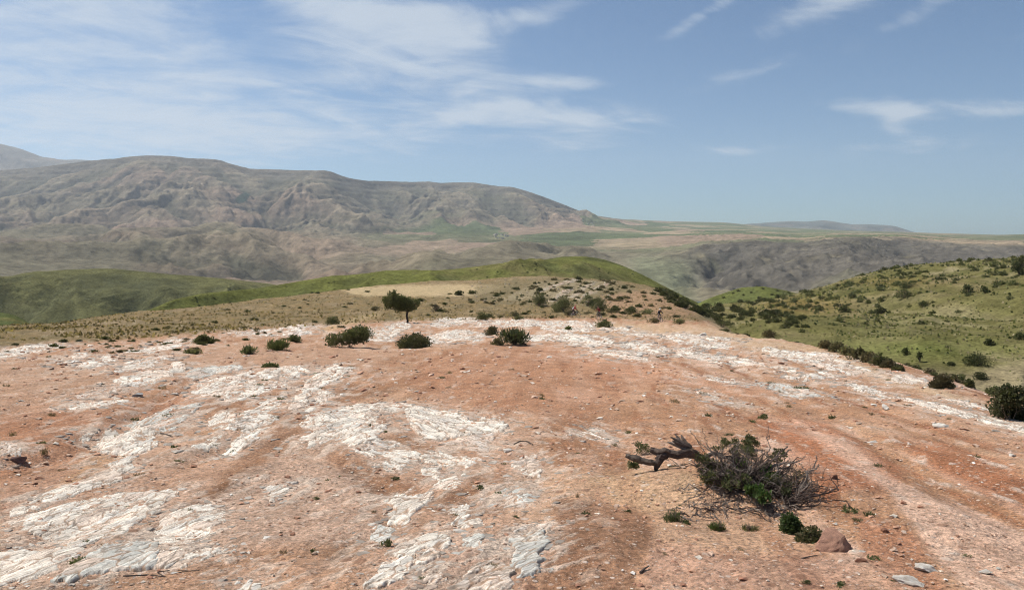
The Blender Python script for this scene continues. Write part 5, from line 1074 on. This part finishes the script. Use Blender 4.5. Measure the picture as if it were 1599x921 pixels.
for _ in range(110):
    yy = math.exp(rng.uniform(math.log(6), math.log(48))); xx = rng.uniform(-.72, .72)*yy
    if xx > x_right(yy)-.2: continue
    put(P_dry if rng.random() < .6 else P_weed, 'weed', (xx, yy, float(Gz(xx, yy))), rng.uniform(.05, .14)*min(2.2, yy/9), f"tiny weed dotted over the bare red ground, {'left' if xx < -.2*yy else 'right' if xx > .25*yy else 'middle'} of the photo, {'near' if yy < 13 else 'farther back'}", 'weed', 'tiny weeds over the red ground', rng, .8)
# dry grass and stubble that nobody could count
def tufts(name, xx, yy, zz, h, colr, seed, wdt=.35):
    rg = np.random.RandomState(seed); n = len(xx); a = rg.rand(n)*6.28; hh = h*rg.uniform(.5, 1.4, n); lx, ly = rg.normal(size=n)*.35*hh, rg.normal(size=n)*.35*hh
    dx_, dy_ = np.cos(a)*hh*wdt, np.sin(a)*hh*wdt
    V = np.stack([np.stack([xx-dx_, yy-dy_, zz-.02], -1), np.stack([xx+dx_, yy+dy_, zz-.02], -1), np.stack([xx+dx_*.6+lx, yy+dy_*.6+ly, zz+hh*.8], -1), np.stack([xx-dx_*.3+lx, yy-dy_*.3+ly, zz+hh], -1)], 1)
    c = np.array(colr)[rg.randint(len(colr), size=n)]*rg.uniform(.75, 1.25, (n, 1))
    tag(link(bpy.data.objects.new(name, raw_mesh(name, V.reshape(-1, 3), np.arange(4*n).reshape(-1, 4), M['leaf'], np.repeat(c, 4, 0), smooth=False))), kind='stuff')
rg = np.random.RandomState(5); n = 26000
yy = np.exp(rg.uniform(math.log(55), math.log(240), n)); xx = rg.uniform(-.75, .30, n)*yy; k = (xx < x_right(yy)) & (xx > x_left(yy)-12)
py_ = HOR-(Gz(xx, yy)-EYE)/yy*F; pb = np.interp(xx/yy*F+CX, [-300, 0, 200, 400, 560, 640, 900, 1100], [575, 545, 531, 515, 506, 503, 497, 503]); k &= py_ < pb-1
k &= ~((py_ < 463) & (py_ > 443) & (xx/yy*F+CX > 545) & (xx/yy*F+CX < 740)); k &= fbm(xx/6, yy/6, 3, 8)+rg.rand(n)*.8 > .3
tufts('dry_grass', xx[k], yy[k], Gz(xx[k], yy[k]), .17, [(.30, .22, .10), (.22, .16, .075), (.38, .29, .15), (.15, .12, .055)], 6, .7)
ci = rg.randint(0, SLOPE.X.shape[1]-1, 18000); ri = rg.randint(8, SLOPE.X.shape[0]-10, 18000); fx, fr = rg.rand(18000), rg.rand(18000)
def bil(A): return (A[ri, ci]*(1-fx)+A[ri, ci+1]*fx)*(1-fr)+(A[ri+1, ci]*(1-fx)+A[ri+1, ci+1]*fx)*fr
xs_, ys_, zs_ = bil(SLOPE.X), bil(SLOPE.Y), bil(SLOPE.Z); k = fbm(xs_/9, ys_/9, 3, 18)+rg.rand(18000)*.9 > .35
sg = np.clip(ys_[k]/110, .6, 2.0)
tufts('grass', xs_[k], ys_[k], zs_[k], .22*sg, [(.10, .11, .035), (.15, .155, .05), (.22, .19, .09), (.075, .085, .03), (.27, .22, .13)], 7, .8)
# ================================================================== the dead bush on its sandy mound
def q3(px, py, y): return Vector(((px-CX)/F*y, y, EYE-(py-HOR)/F*y))
def gpt(x, y, dz=0): return Vector((x, y, float(Gz(x, y))+dz))
rng = random.Random(77)
GB, GB2, GB3 = (.115, .085, .068), (.23, .185, .15), (.065, .046, .038)
front, backp = at(1170, 800), at(1165, 742)
cen = Vector((front.x*.5+backp.x*.5, front.y*.5+backp.y*.5, 0)); cen.z = float(Gz(cen.x, cen.y))
db = tag(empty('dead_bush', cen), 'large dead bush of grey twisted branches and a fallen splintered trunk at right', 'bush')
inv = Matrix.Translation(-cen)
def loc(v): return v-cen
# fallen trunk at the left, its roots torn up into a fan of splinters
yl = at(1030, 733).y+.02
mb = MB()
def limb(pts, rads, c, n=16, y=yl):               # gnarled limb: resampled, with lengthwise ridges and knots
    A = np.array([loc(q3(px, py, y+d))[:] for px, py, d in pts]); Rr = np.array(rads)*.80*y/F; t0 = np.linspace(0, 1, len(A)); t = np.linspace(0, 1, 22)
    P_ = np.stack([np.interp(t, t0, A[:, i]) for i in range(3)], 1); rr = np.interp(t, t0, Rr); se = rng.randint(0, 999)
    P_ += np.stack([fbm(t*5, t*0+k, 2, se+k) for k in range(3)], 1)*rr[:, None]*.6
    base = len(mb.v); mb.tube([Vector(p) for p in P_], list(rr), n, c)
    for i in range(22):
        for k in range(n):
            v = Vector(mb.v[base+i*n+k]); o = Vector(P_[i]); a = k*6.283/n
            f = 1+.28*float(gn(np.array([math.cos(a)*2.2+7]), np.array([math.sin(a)*2.2+t[i]*1.6]), se+9)[0])+.16*float(gn(np.array([a*2.5]), np.array([t[i]*9]), se+11)[0])
            mb.v[base+i*n+k] = tuple(o+(v-o)*f)
            sh = .75+.5*float(gn(np.array([a*3.]), np.array([t[i]*2.5]), se+5)[0])+.3; mb.c[base+i*n+k] = tuple(x*max(.5, min(1.5, sh)) for x in c)

limb([(1098, 716, .10), (1084, 709, .05), (1068, 707, 0), (1048, 708, -.03), (1030, 706, -.03), (1015, 702, .02)], [6, 8, 8.2, 7.5, 6.6, 5.2], (.095, .07, .055))
limb([(1040, 708, -.02), (1031, 714, -.06), (1028, 722, -.08), (1024, 733, -.05)], [7.5, 7.5, 6.5, 3.5], (.075, .055, .045))
limb([(1026, 722, -.05), (1012, 721, -.08), (994, 717, -.06), (978, 711, -.02)], [4.5, 6, 6.2, 4.2], (.115, .088, .068))
limb([(1082, 708, .03), (1073, 697, .08), (1064, 690, .10)], [7.5, 6.5, 5.5], (.15, .105, .07))
limb([(1100, 714, .12), (1112, 708, .2), (1130, 712, .3), (1150, 716, .4)], [5, 4, 3, 2], (.10, .08, .065), 8)
link(bpy.data.objects.new('trunk', mb.mesh('trunk', M['wood'], False)), db); mb = MB()
for (x, y) in [(1047, 682), (1054, 677), (1064, 679), (1042, 690), (1071, 686), (1050, 688), (1060, 684)]:
    d = rng.uniform(-.06, .14); mb.tube([loc(q3(1074+rng.uniform(-4, 4), 700+rng.uniform(-4, 3), yl+.06)), loc(q3((x+1066)/2+rng.uniform(-2, 2), (y+694)/2, yl+.08+d*.5)), loc(q3(x, y, yl+.08+d))], [4.4*yl/F, 3.4*yl/F, .9*yl/F], 6, rng.choice((GB, GB2, GB)), jit=.2, rng=rng)
mb.build('splinters', M['wood'], db)
mb = MB()
def twig(base, tip, r, c, bow=.12, side=4, lev=0):
    base, tip = Vector(base), Vector(tip); L_ = (tip-base).length; pts = []; off = Vector((rng.uniform(-1, 1), rng.uniform(-1, 1), rng.uniform(-.2, 1)))*bow*L_
    n = 6
    for i in range(n+1):
        t = i/n; p = base.lerp(tip, t)+off*(4*t*(1-t))+Vector((rng.uniform(-1, 1), rng.uniform(-1, 1), rng.uniform(-1, 1)))*.06*L_*(0 < i < n)
        g = float(Gz(p.x, p.y)); p.z = max(p.z, g+.004); pts.append(p)
    mb.tube([loc(p) for p in pts], [r*(1-.8*i/n) for i in range(n+1)], 5 if r > .008 else 4, c)
    if lev < 2:
        for _ in range(side):
            i = rng.randint(1, n-1); p = pts[i]; dr = (pts[i+1]-pts[i]).normalized()+Vector((rng.uniform(-1, 1), rng.uniform(-1, 1), rng.uniform(-.5, .9)))*.9
            twig(p, p+dr.normalized()*L_*rng.uniform(.22, .48), r*.5, c, .15, 2, lev+1)
def root(px, py): return at(px, py)
# the thick of the bush: branches arching out from a few stumps
for (px, py) in [(1120, 752), (1140, 765), (1165, 770), (1190, 775), (1150, 748), (1180, 752), (1205, 762), (1225, 772), (1210, 745), (1240, 782), (1130, 738), (1165, 740), (1226, 790), (1150, 762), (1178, 764)]:
    b = root(px, py)
    for _ in range(12):
        a = rng.uniform(0, 6.283); rr = rng.uniform(.22, .6); h = rng.uniform(.03, .38)*(1-.35*abs(px-1165)/90)
        t = Vector((b.x+math.cos(a)*rr, b.y+math.sin(a)*rr*.7, 0)); t.z = float(Gz(t.x, t.y))+h
        twig(b+Vector((0, 0, -.02)), t, rng.uniform(.006, .016), rng.choice((GB, GB, GB2, GB3)), .2, 4)
# long single branches that show against the ground
yb = at(1200, 765).y
for pts, r in [([(1168, 742, .1), (1190, 726, .15), (1212, 711, .15), (1230, 697, .15)], 3.2), ([(1180, 745, .1), (1205, 722, .1), (1228, 704, .1), (1236, 702, .1)], 2.5),
               ([(1248, 765, -.2), (1258, 748, -.2), (1271, 732, -.2), (1274, 722, -.2), (1274, 710, -.2)], 2.4), ([(1271, 733, -.2), (1279, 728, -.2), (1278, 724, -.2)], 1.4),
               ([(1200, 716, .3), (1200, 700, .3), (1199.5, 680, .3), (1199, 660, .3)], 1.1), ([(1199.5, 682, .3), (1203, 680, .3)], .8), ([(1240, 758, -.1), (1266, 755, -.1), (1290, 760, -.1)], 2.0), ([(1235, 752, 0), (1262, 757, 0), (1296, 764, -.05)], 1.6),
               ([(1100, 705, .2), (1090, 690, .3), (1078, 672, .3)], 1.3), ([(1108, 700, .2), (1100, 684, .3), (1097, 668, .3)], .9), ([(1120, 740, 0), (1145, 746, .0), (1180, 741, 0)], 2.0), ([(1093, 765, -.2), (1078, 757, -.2), (1066, 760, -.2), (1058, 764, -.2)], 1.8),
               ([(1130, 770, -.2), (1134, 790, -.3), (1141, 806, -.35)], 1.4), ([(1152, 790, -.3), (1154, 815, -.42), (1153, 832, -.45)], 1.5), ([(1205, 728, .1), (1225, 722, .1), (1243, 722, .1)], 2.3), ([(1215, 732, .1), (1240, 730, .1)], 1.9)]:
    P_ = [q3(px, py, yb+d) for px, py, d in pts]
    for p in P_: p.z = max(p.z, float(Gz(p.x, p.y))+.005)
    A = np.array([p[:] for p in P_]); t = np.linspace(0, 1, 14); t0 = np.linspace(0, 1, len(A)); A = np.stack([np.interp(t, t0, A[:, i]) for i in range(3)], 1); se = rng.randint(0, 999)
    A += np.stack([fbm(t*4, t*0+k, 2, se+k) for k in range(3)], 1)*(.035*np.sin(t*math.pi)**.5)[:, None]; A[:, 2] = np.maximum(A[:, 2], Gz(A[:, 0], A[:, 1])+.004)
    mb.tube([loc(Vector(p)) for p in A], [r*.7*yb/F*(1-.6*v) for v in t], 6, rng.choice((GB, GB2)), jit=.15, rng=rng)
# twigs sprawling over the sand in front
for _ in range(95):
    px, py = rng.uniform(1062, 1235), rng.uniform(765, 815); py = py if px < 1120 else min(py, 800); b = root(px, py); a = rng.uniform(2.6, 5.4)
    L_ = rng.uniform(.12, .34); t = Vector((b.x+math.cos(a)*L_, b.y+math.sin(a)*L_, 0)); t.z = float(Gz(t.x, t.y))+rng.uniform(.005, .08)
    twig(b+Vector((0, 0, .03)), t, rng.uniform(.004, .010), rng.choice((GB, GB2, GB3)), .12, 3, 1)
mb.build('branches', M['wood'], db)
def sprig(px, py, d, rx, rz, n, c0, c1, leaf=.020, seed=0, blade=.25, name='leaves'):
    y = at(px, min(py+14, 800)).y+d; c = loc(q3(px, py, y)); k = y/F; r_ = random.Random(seed)
    cl = [(c.x+r_.uniform(-1, 1)*rx*k*.7, c.y+r_.uniform(-.14, .14), c.z+r_.uniform(-1, 1)*rz*k*.6, r_.uniform(.35, .6)*min(rx, rz)*k, .85) for _ in range(9)]
    V, f, cc = leaf_cloud([(a, b, e+10, r, fl) for a, b, e, r, fl in cl], n, leaf, seed, c0, c1, up=.5, blade=blade, dry=.06); V[:, 2] -= 10
    gg = Gz(V[:, 0]+cen.x, V[:, 1]+cen.y)-cen.z; V[:, 2] = np.maximum(V[:, 2], gg+.005)
    link(bpy.data.objects.new(name, raw_mesh(name, V, f, M['leaf'], cc, smooth=False)), db)
G0, G1, B1 = (.045, .053, .024), (.125, .13, .058), (.095, .135, .042)
for i, a in enumerate([(1112, 727, 0, 24, 22, 700, G0, G1), (1118, 745, -.05, 20, 16, 450, G0, G1), (1140, 697, .25, 34, 11, 600, G0, G1), (1178, 692, .3, 26, 10, 500, G0, G1), (1160, 712, .2, 30, 12, 450, G0, G1),
                       (1196, 742, -.02, 14, 16, 380, (.05, .085, .02), B1, .034), (1172, 764, -.15, 10, 6, 120, (.05, .09, .02), B1, .034), (1192, 770, -.15, 12, 9, 190, (.05, .09, .02), B1, .034), (1158, 730, 0, 10, 7, 120, (.05, .09, .02), B1, .03),
                       (1215, 712, .2, 18, 9, 260, G0, G1), (1150, 752, -.1, 26, 14, 320, G0, G1), (1215, 758, -.1, 24, 14, 320, G0, G1), (1004, 699, .15, 14, 9, 260, G0, G1), (990, 726, -.05, 11, 6, 160, G0, G1), (1242, 745, 0, 18, 12, 160, (.10, .085, .05), (.19, .155, .09))]):
    a = (*a[:5], int(a[5]*2.2), *a[6:]); sprig(*a[:8], *(a[8:] or (.020,)), seed=1700+i)
# small plants round its foot
big_shrub('round dark green cushion bush in front of the right end of the dead bush', 1237, 832, 40, 33, 'dome', ((.025, .038, .014), (.075, .11, .035)), 2600, .022, seed=61, cat='bush', dry=.01)
big_shrub('leafy dark weed bush squeezed between the cushion bush and the boulder', 1270, 846, 44, 30, 'dome', ((.04, .045, .022), (.12, .125, .055)), 2200, .020, seed=62, cat='bush', dry=.2)
big_shrub('bright green weed clump under the middle of the dead bush', 1123, 828, 24, 17, 'spiky', ((.06, .085, .025), (.15, .19, .06)), 520, .017, seed=63, cat='weed')
big_shrub('sparse grey green weed right of the bright green clump', 1172, 828, 24, 12, 'spiky', (OLV0, OLV1), 240, .016, seed=64, cat='weed', dry=.3)
big_shrub('tall loose green weed at the left foot of the dead bush', 1052, 815, 26, 24, 'spiky', (GRN0, (.13, .15, .06)), 420, .018, seed=65, cat='weed', dry=.1)
# loose sticks lying on the ground
def stick(label, pts, r, c=(.10, .075, .06)):
    P_ = [at(px, py) for px, py in pts]; b = P_[0].copy(); mb = MB(); k = b.y/F
    mb.tube([p-b+Vector((0, 0, r*k*1.1)) for p in P_], [r*k*(1-.55*i/(len(P_)-1)) for i in range(len(P_))], 6, c, jit=.12)
    o = mb.build('stick', M['wood']); o.location = b; tag(o, label, 'stick')
stick('long thin dark twig lying in the dirt strip at lower left', [(192, 900), (230, 898), (258, 901), (285, 893), (312, 891)], 1.0)
stick('forked side twig touching the long thin twig, lower left', [(258, 901), (246, 894), (270, 890), (306, 892)], .8)
stick('short dark stick on the dark soil near the bottom, right of centre', [(1000, 896), (1006, 890), (1013, 886)], 2.2)
stick('curved dark stick right of the round white boulder', [(803, 695), (812, 690), (823, 690), (832, 695)], 1.3, (.12, .09, .07))
stick('brown stick on the ground below the hollow ledge, left', [(251, 678), (260, 680), (269, 682)], 1.6)
stick('thin stick on the sand in front of the boulder', [(1252, 873), (1264, 870), (1276, 868)], 1.3)
# ================================================================== three riders on mountain bikes where the track leaves the ridge
def bicycle(loc_, yaw, label, colr):
    t = tag(empty('bicycle', loc_, yaw), label, 'bicycle'); BK = (.03, .03, .032); W = .36
    for x in (-.54, .56):
        wh = MB(); wh.torus((x, 0, W), (0, 1, 0), W-.03, .012, 26, 5, (.35, .35, .36))
        for i in range(14):
            a = i*6.283/14; wh.tube([(x, .02*(-1)**i, W), (x+math.cos(a)*(W-.035), 0, W+math.sin(a)*(W-.035))], .003, 3, (.5, .5, .5), cap=False)
        wh.tube([(x, -.05, W), (x, .05, W)], .022, 8, (.4, .4, .4)); w_ = wh.build('wheel', M['paint'], t)
        ty = MB(); ty.torus((x, 0, W), (0, 1, 0), W-.012, .028, 28, 6, BK); ty.build('tyre', M['rubber'], w_, True)
    f = MB(); bb, st, hd, hb = (-.06, 0, .34), (-.20, 0, .82), (.38, 0, .86), (.42, 0, .72)
    for a, b, r in ((bb, st, .018), (st, hd, .019), (bb, hb, .022), (hd, hb, .022)): f.tube([a, b], r, 8, colr)
    for s in (-1, 1): f.tube([(-.06, s*.02, .34), (-.54, s*.06, .36)], .011, 6, colr); f.tube([(-.19, s*.02, .78), (-.54, s*.06, .36)], .009, 6, colr)
    f.build('frame', M['paint'], t)
    k = MB(); k.tube([hb, (.44, 0, .70)], .022, 8, BK)
    for s in (-1, 1): k.tube([(.43, s*.02, .72), (.44, s*.065, .68), (.56, s*.065, .36)], .016, 6, BK)
    k.build('fork', M['paint'], t)
    h = MB(); h.tube([(.38, 0, .86), (.42, 0, .97)], .016, 6, BK); h.tube([(.36, -.34, 1.0), (.42, -.12, .98), (.42, .12, .98), (.36, .34, 1.0)], .012, 6, BK); h.build('handlebar', M['paint'], t)
    s_ = MB(); s_.tube([(-.20, 0, .80), (-.225, 0, .90)], .013, 6, (.4, .4, .4)); s_.tube([(-.36, 0, .93), (-.28, 0, .935), (-.18, 0, .925), (-.08, 0, .92)], [.055, .065, .035, .018], 8, BK); s_.build('saddle', M['rubber'], t, True)
    c = MB(); c.torus((-.06, -.05, .34), (0, 1, 0), .09, .008, 18, 4, (.2, .2, .2)); c.tube([(-.06, -.07, .34), (.10, -.08, .28)], .01, 5, (.3, .3, .3)); c.tube([(-.06, .07, .34), (-.22, .08, .40)], .01, 5, (.3, .3, .3))
    c.tube([(.10, -.15, .28), (.10, -.08, .28)], .022, 6, BK); c.tube([(-.22, .15, .40), (-.22, .08, .40)], .022, 6, BK); c.build('crank', M['paint'], t)
    return t
def rider(loc_, yaw, label, top, legs, helm, pack=None):
    SK = (.42, .26, .19); SH = (.05, .05, .055)
    J = dict(pel=(-.22, 0, 1.0, .125, legs), sp1=(-.16, 0, 1.14, .125, top), ch=(.0, 0, 1.34, .150, top), up=(.07, 0, 1.44, .105, top), nk=(.13, 0, 1.52, .055, SK), hd0=(.17, 0, 1.58, .075, SK), hd=(.20, 0, 1.66, .098, SK), hd2=(.19, 0, 1.73, .085, SK), chin=(.265, 0, 1.60, .045, SK))
    E = [('pel', 'sp1'), ('sp1', 'ch'), ('ch', 'up'), ('up', 'nk'), ('nk', 'hd0'), ('hd0', 'hd'), ('hd', 'hd2'), ('hd0', 'chin')]
    for s, n in ((-1, 'r'), (1, 'l')):
        ft = (.10, s*.13, .33) if s < 0 else (-.22, s*.13, .45); kn = (.17, s*.14, .74) if s < 0 else (.14, s*.15, .84)
        J['hip'+n] = (-.19, s*.10, .97, .095, legs); J['kn'+n] = (*kn, .062, legs); J['cf'+n] = ((kn[0]*.6+ft[0]*.4)-.03, s*.14, kn[2]*.6+ft[2]*.4, .055, SK); J['an'+n] = (ft[0]-.06, ft[1], ft[2]+.06, .037, SK); J['to'+n] = (ft[0]+.12, ft[1], ft[2]-.0, .036, SH); J['he'+n] = (ft[0]-.10, ft[1], ft[2]+.0, .038, SH)
        J['sh'+n] = (.06, s*.19, 1.41, .068, top); J['el'+n] = (.20, s*.33, 1.18, .044, top); J['wr'+n] = (.34, s*.29, 1.035, .029, SK); J['ha'+n] = (.385, s*.27, 1.02, .034, SK)
        E += [('pel', 'hip'+n), ('hip'+n, 'kn'+n), ('kn'+n, 'cf'+n), ('cf'+n, 'an'+n), ('an'+n, 'to'+n), ('an'+n, 'he'+n), ('up', 'sh'+n), ('sh'+n, 'el'+n), ('el'+n, 'wr'+n), ('wr'+n, 'ha'+n)]
        for fi in range(4):                       # fingers closed over the grip, thumb below it
            yy = s*(.245+.022*fi); J[f'f{fi}a'+n] = (.405, yy, 1.032, .0115, SK); J[f'f{fi}b'+n] = (.408, yy, 1.008, .010, SK); J[f'f{fi}c'+n] = (.388, yy, .995, .009, SK)
            E += [('ha'+n, f'f{fi}a'+n), (f'f{fi}a'+n, f'f{fi}b'+n), (f'f{fi}b'+n, f'f{fi}c'+n)]
        J['th'+n] = (.378, s*.225, 1.0, .011, SK); E.append(('ha'+n, 'th'+n))
    nm = list(J); ix = {k: i for i, k in enumerate(nm)}
    me = bpy.data.meshes.new('body'); me.from_pydata([J[k][:3] for k in nm], [(ix[a], ix[b]) for a, b in E], [])
    tmp = link(bpy.data.objects.new('body', me)); md = tmp.modifiers.new('skin', 'SKIN'); md.use_smooth_shade = True
    for i, k in enumerate(nm): me.skin_vertices[0].data[i].radius = (J[k][3],)*2
    me.skin_vertices[0].data[ix['pel']].use_root = True
    tmp.modifiers.new('sub', 'SUBSURF').levels = 1
    bpy.context.view_layer.update(); dg = bpy.context.evaluated_depsgraph_get()
    m2 = bpy.data.meshes.new_from_object(tmp.evaluated_get(dg)); bpy.data.objects.remove(tmp)
    V = np.array([v.co[:] for v in m2.vertices]); A = np.array([J[k][:3] for k in nm]); K = ((V[:, None]-A[None])**2).sum(-1)/np.array([J[k][3] for k in nm])[None]
    cc = np.ones((len(V), 4), f4); cc[:, :3] = np.array([J[k][4] for k in nm])[K.argmin(1)]
    at_ = m2.attributes.new('Col', 'FLOAT_COLOR', 'POINT'); at_.data.foreach_set('color', cc.ravel()); m2.materials.clear(); m2.materials.append(M['cloth'])
    t = tag(empty('person', loc_, yaw), label, 'person'); link(bpy.data.objects.new('body', m2), t)
    h = MB(); n, m = 14, 6; vs = [(.185+.135*math.cos(6.283*i/n)*math.cos(1.5*j/m), .105*math.sin(6.283*i/n)*math.cos(1.5*j/m), 1.695+.115*math.sin(1.5*j/m)) for j in range(m+1) for i in range(n)]
    h.add(vs, [(j*n+i, j*n+(i+1) % n, (j+1)*n+(i+1) % n, (j+1)*n+i) for j in range(m) for i in range(n)]+[tuple(range(m*n, m*n+n))], helm); h.build('helmet', M['paint'], t, True)
    if pack:
        b = MB(); b.tube([(-.30, 0, 1.16), (-.24, 0, 1.22), (-.15, 0, 1.36), (-.08, 0, 1.45)], [.08, .125, .12, .07], 8, pack); b.build('backpack', M['cloth'], t, True)
    return t
for px, py, yaw, top, legs, helm, pack, frame, lp, lb in [
    (897, 495, 12, (.42, .05, .06), (.05, .05, .06), (.38, .08, .06), (.60, .57, .55), (.55, .55, .60), 'person in a bright red jacket riding a pale bicycle, leftmost of the three riders', 'pale mountain bicycle under the rider in the bright red jacket'),
    (935, 498, -125, (.22, .035, .04), (.04, .04, .05), (.12, .03, .03), (.06, .05, .05), (.20, .20, .22), 'person in a dark red jacket on a bicycle, middle of the three riders', 'grey mountain bicycle under the rider in the dark red jacket'),
    (1030, 503, -78, (.03, .035, .04), (.06, .06, .065), (.70, .68, .62), None, (.14, .13, .15), 'person in black clothes and a pale helmet riding towards us, rightmost of the three riders', 'dark mountain bicycle under the rider in black clothes')]:
    p = at(px, py); bicycle(p, R(yaw), lb, frame); rider(p, R(yaw), lp, top, legs, helm, pack)
# the far village: a handful of pale houses on the valley plain
rng = random.Random(3)
mb = MB(); mb.add([(-.5, -.5, 0), (.5, -.5, 0), (.5, .5, 0), (-.5, .5, 0), (-.5, -.5, .8), (.5, -.5, .8), (.5, .5, .8), (-.5, .5, .8)], [(0, 1, 5, 4), (1, 2, 6, 5), (2, 3, 7, 6), (3, 0, 4, 7), (4, 5, 6, 7)], (.55, .48, .40)); hm = mb.mesh('house', M['stone'])
for i in range(16):
    p = on(MTN, rng.uniform(766, 792) if i < 11 else rng.uniform(905, 930), rng.uniform(367, 374) if i < 11 else rng.uniform(349, 353)); o = link(bpy.data.objects.new('house', hm))
    o.location = p; s = rng.uniform(9, 16); o.scale = (s*1.3, s, s*.8); o.rotation_euler = (0, 0, rng.uniform(0, 1.5)); tag(o, 'tiny pale house of the far village on the valley plain' if i < 11 else 'tiny pale house at the foot of the far slope, end of the mountain', 'house', 'houses of the far village')
# ================================================================== the air: haze in one closed box round everything
def haze():
    m = bpy.data.materials.new('haze'); m.use_nodes = True; t = NT(m.node_tree); t.n.clear()
    v = t.node('ShaderNodeVolumePrincipled'); v.inputs['Color'].default_value = (.80, .88, .97, 1); v.inputs['Density'].default_value = HAZE
    v.inputs['Density Attribute'].default_value = ''; v.inputs['Anisotropy'].default_value = .25
    o = t.node('ShaderNodeOutputMaterial'); t.l.new(v.outputs[0], o.inputs['Volume'])
    b = MB(); zs = [ob.bound_box for ob in scene.objects if ob.type == 'MESH' and ob.get('kind') == 'structure']
    lo = min(min(c[2] for c in bb) for bb in zs)-1.0; hi = max(max(c[2] for c in bb) for bb in zs)+60
    x, y0, y1 = 22000, -2000, 19000
    b.add([(-x, y0, lo), (x, y0, lo), (x, y1, lo), (-x, y1, lo), (-x, y0, hi), (x, y0, hi), (x, y1, hi), (-x, y1, hi)],
          [(3, 2, 1, 0), (4, 5, 6, 7), (0, 1, 5, 4), (1, 2, 6, 5), (2, 3, 7, 6), (3, 0, 4, 7)])
    tag(b.build('haze', m), kind='stuff'); print('haze box', lo, hi)
HAZE = 3.5e-5
haze()
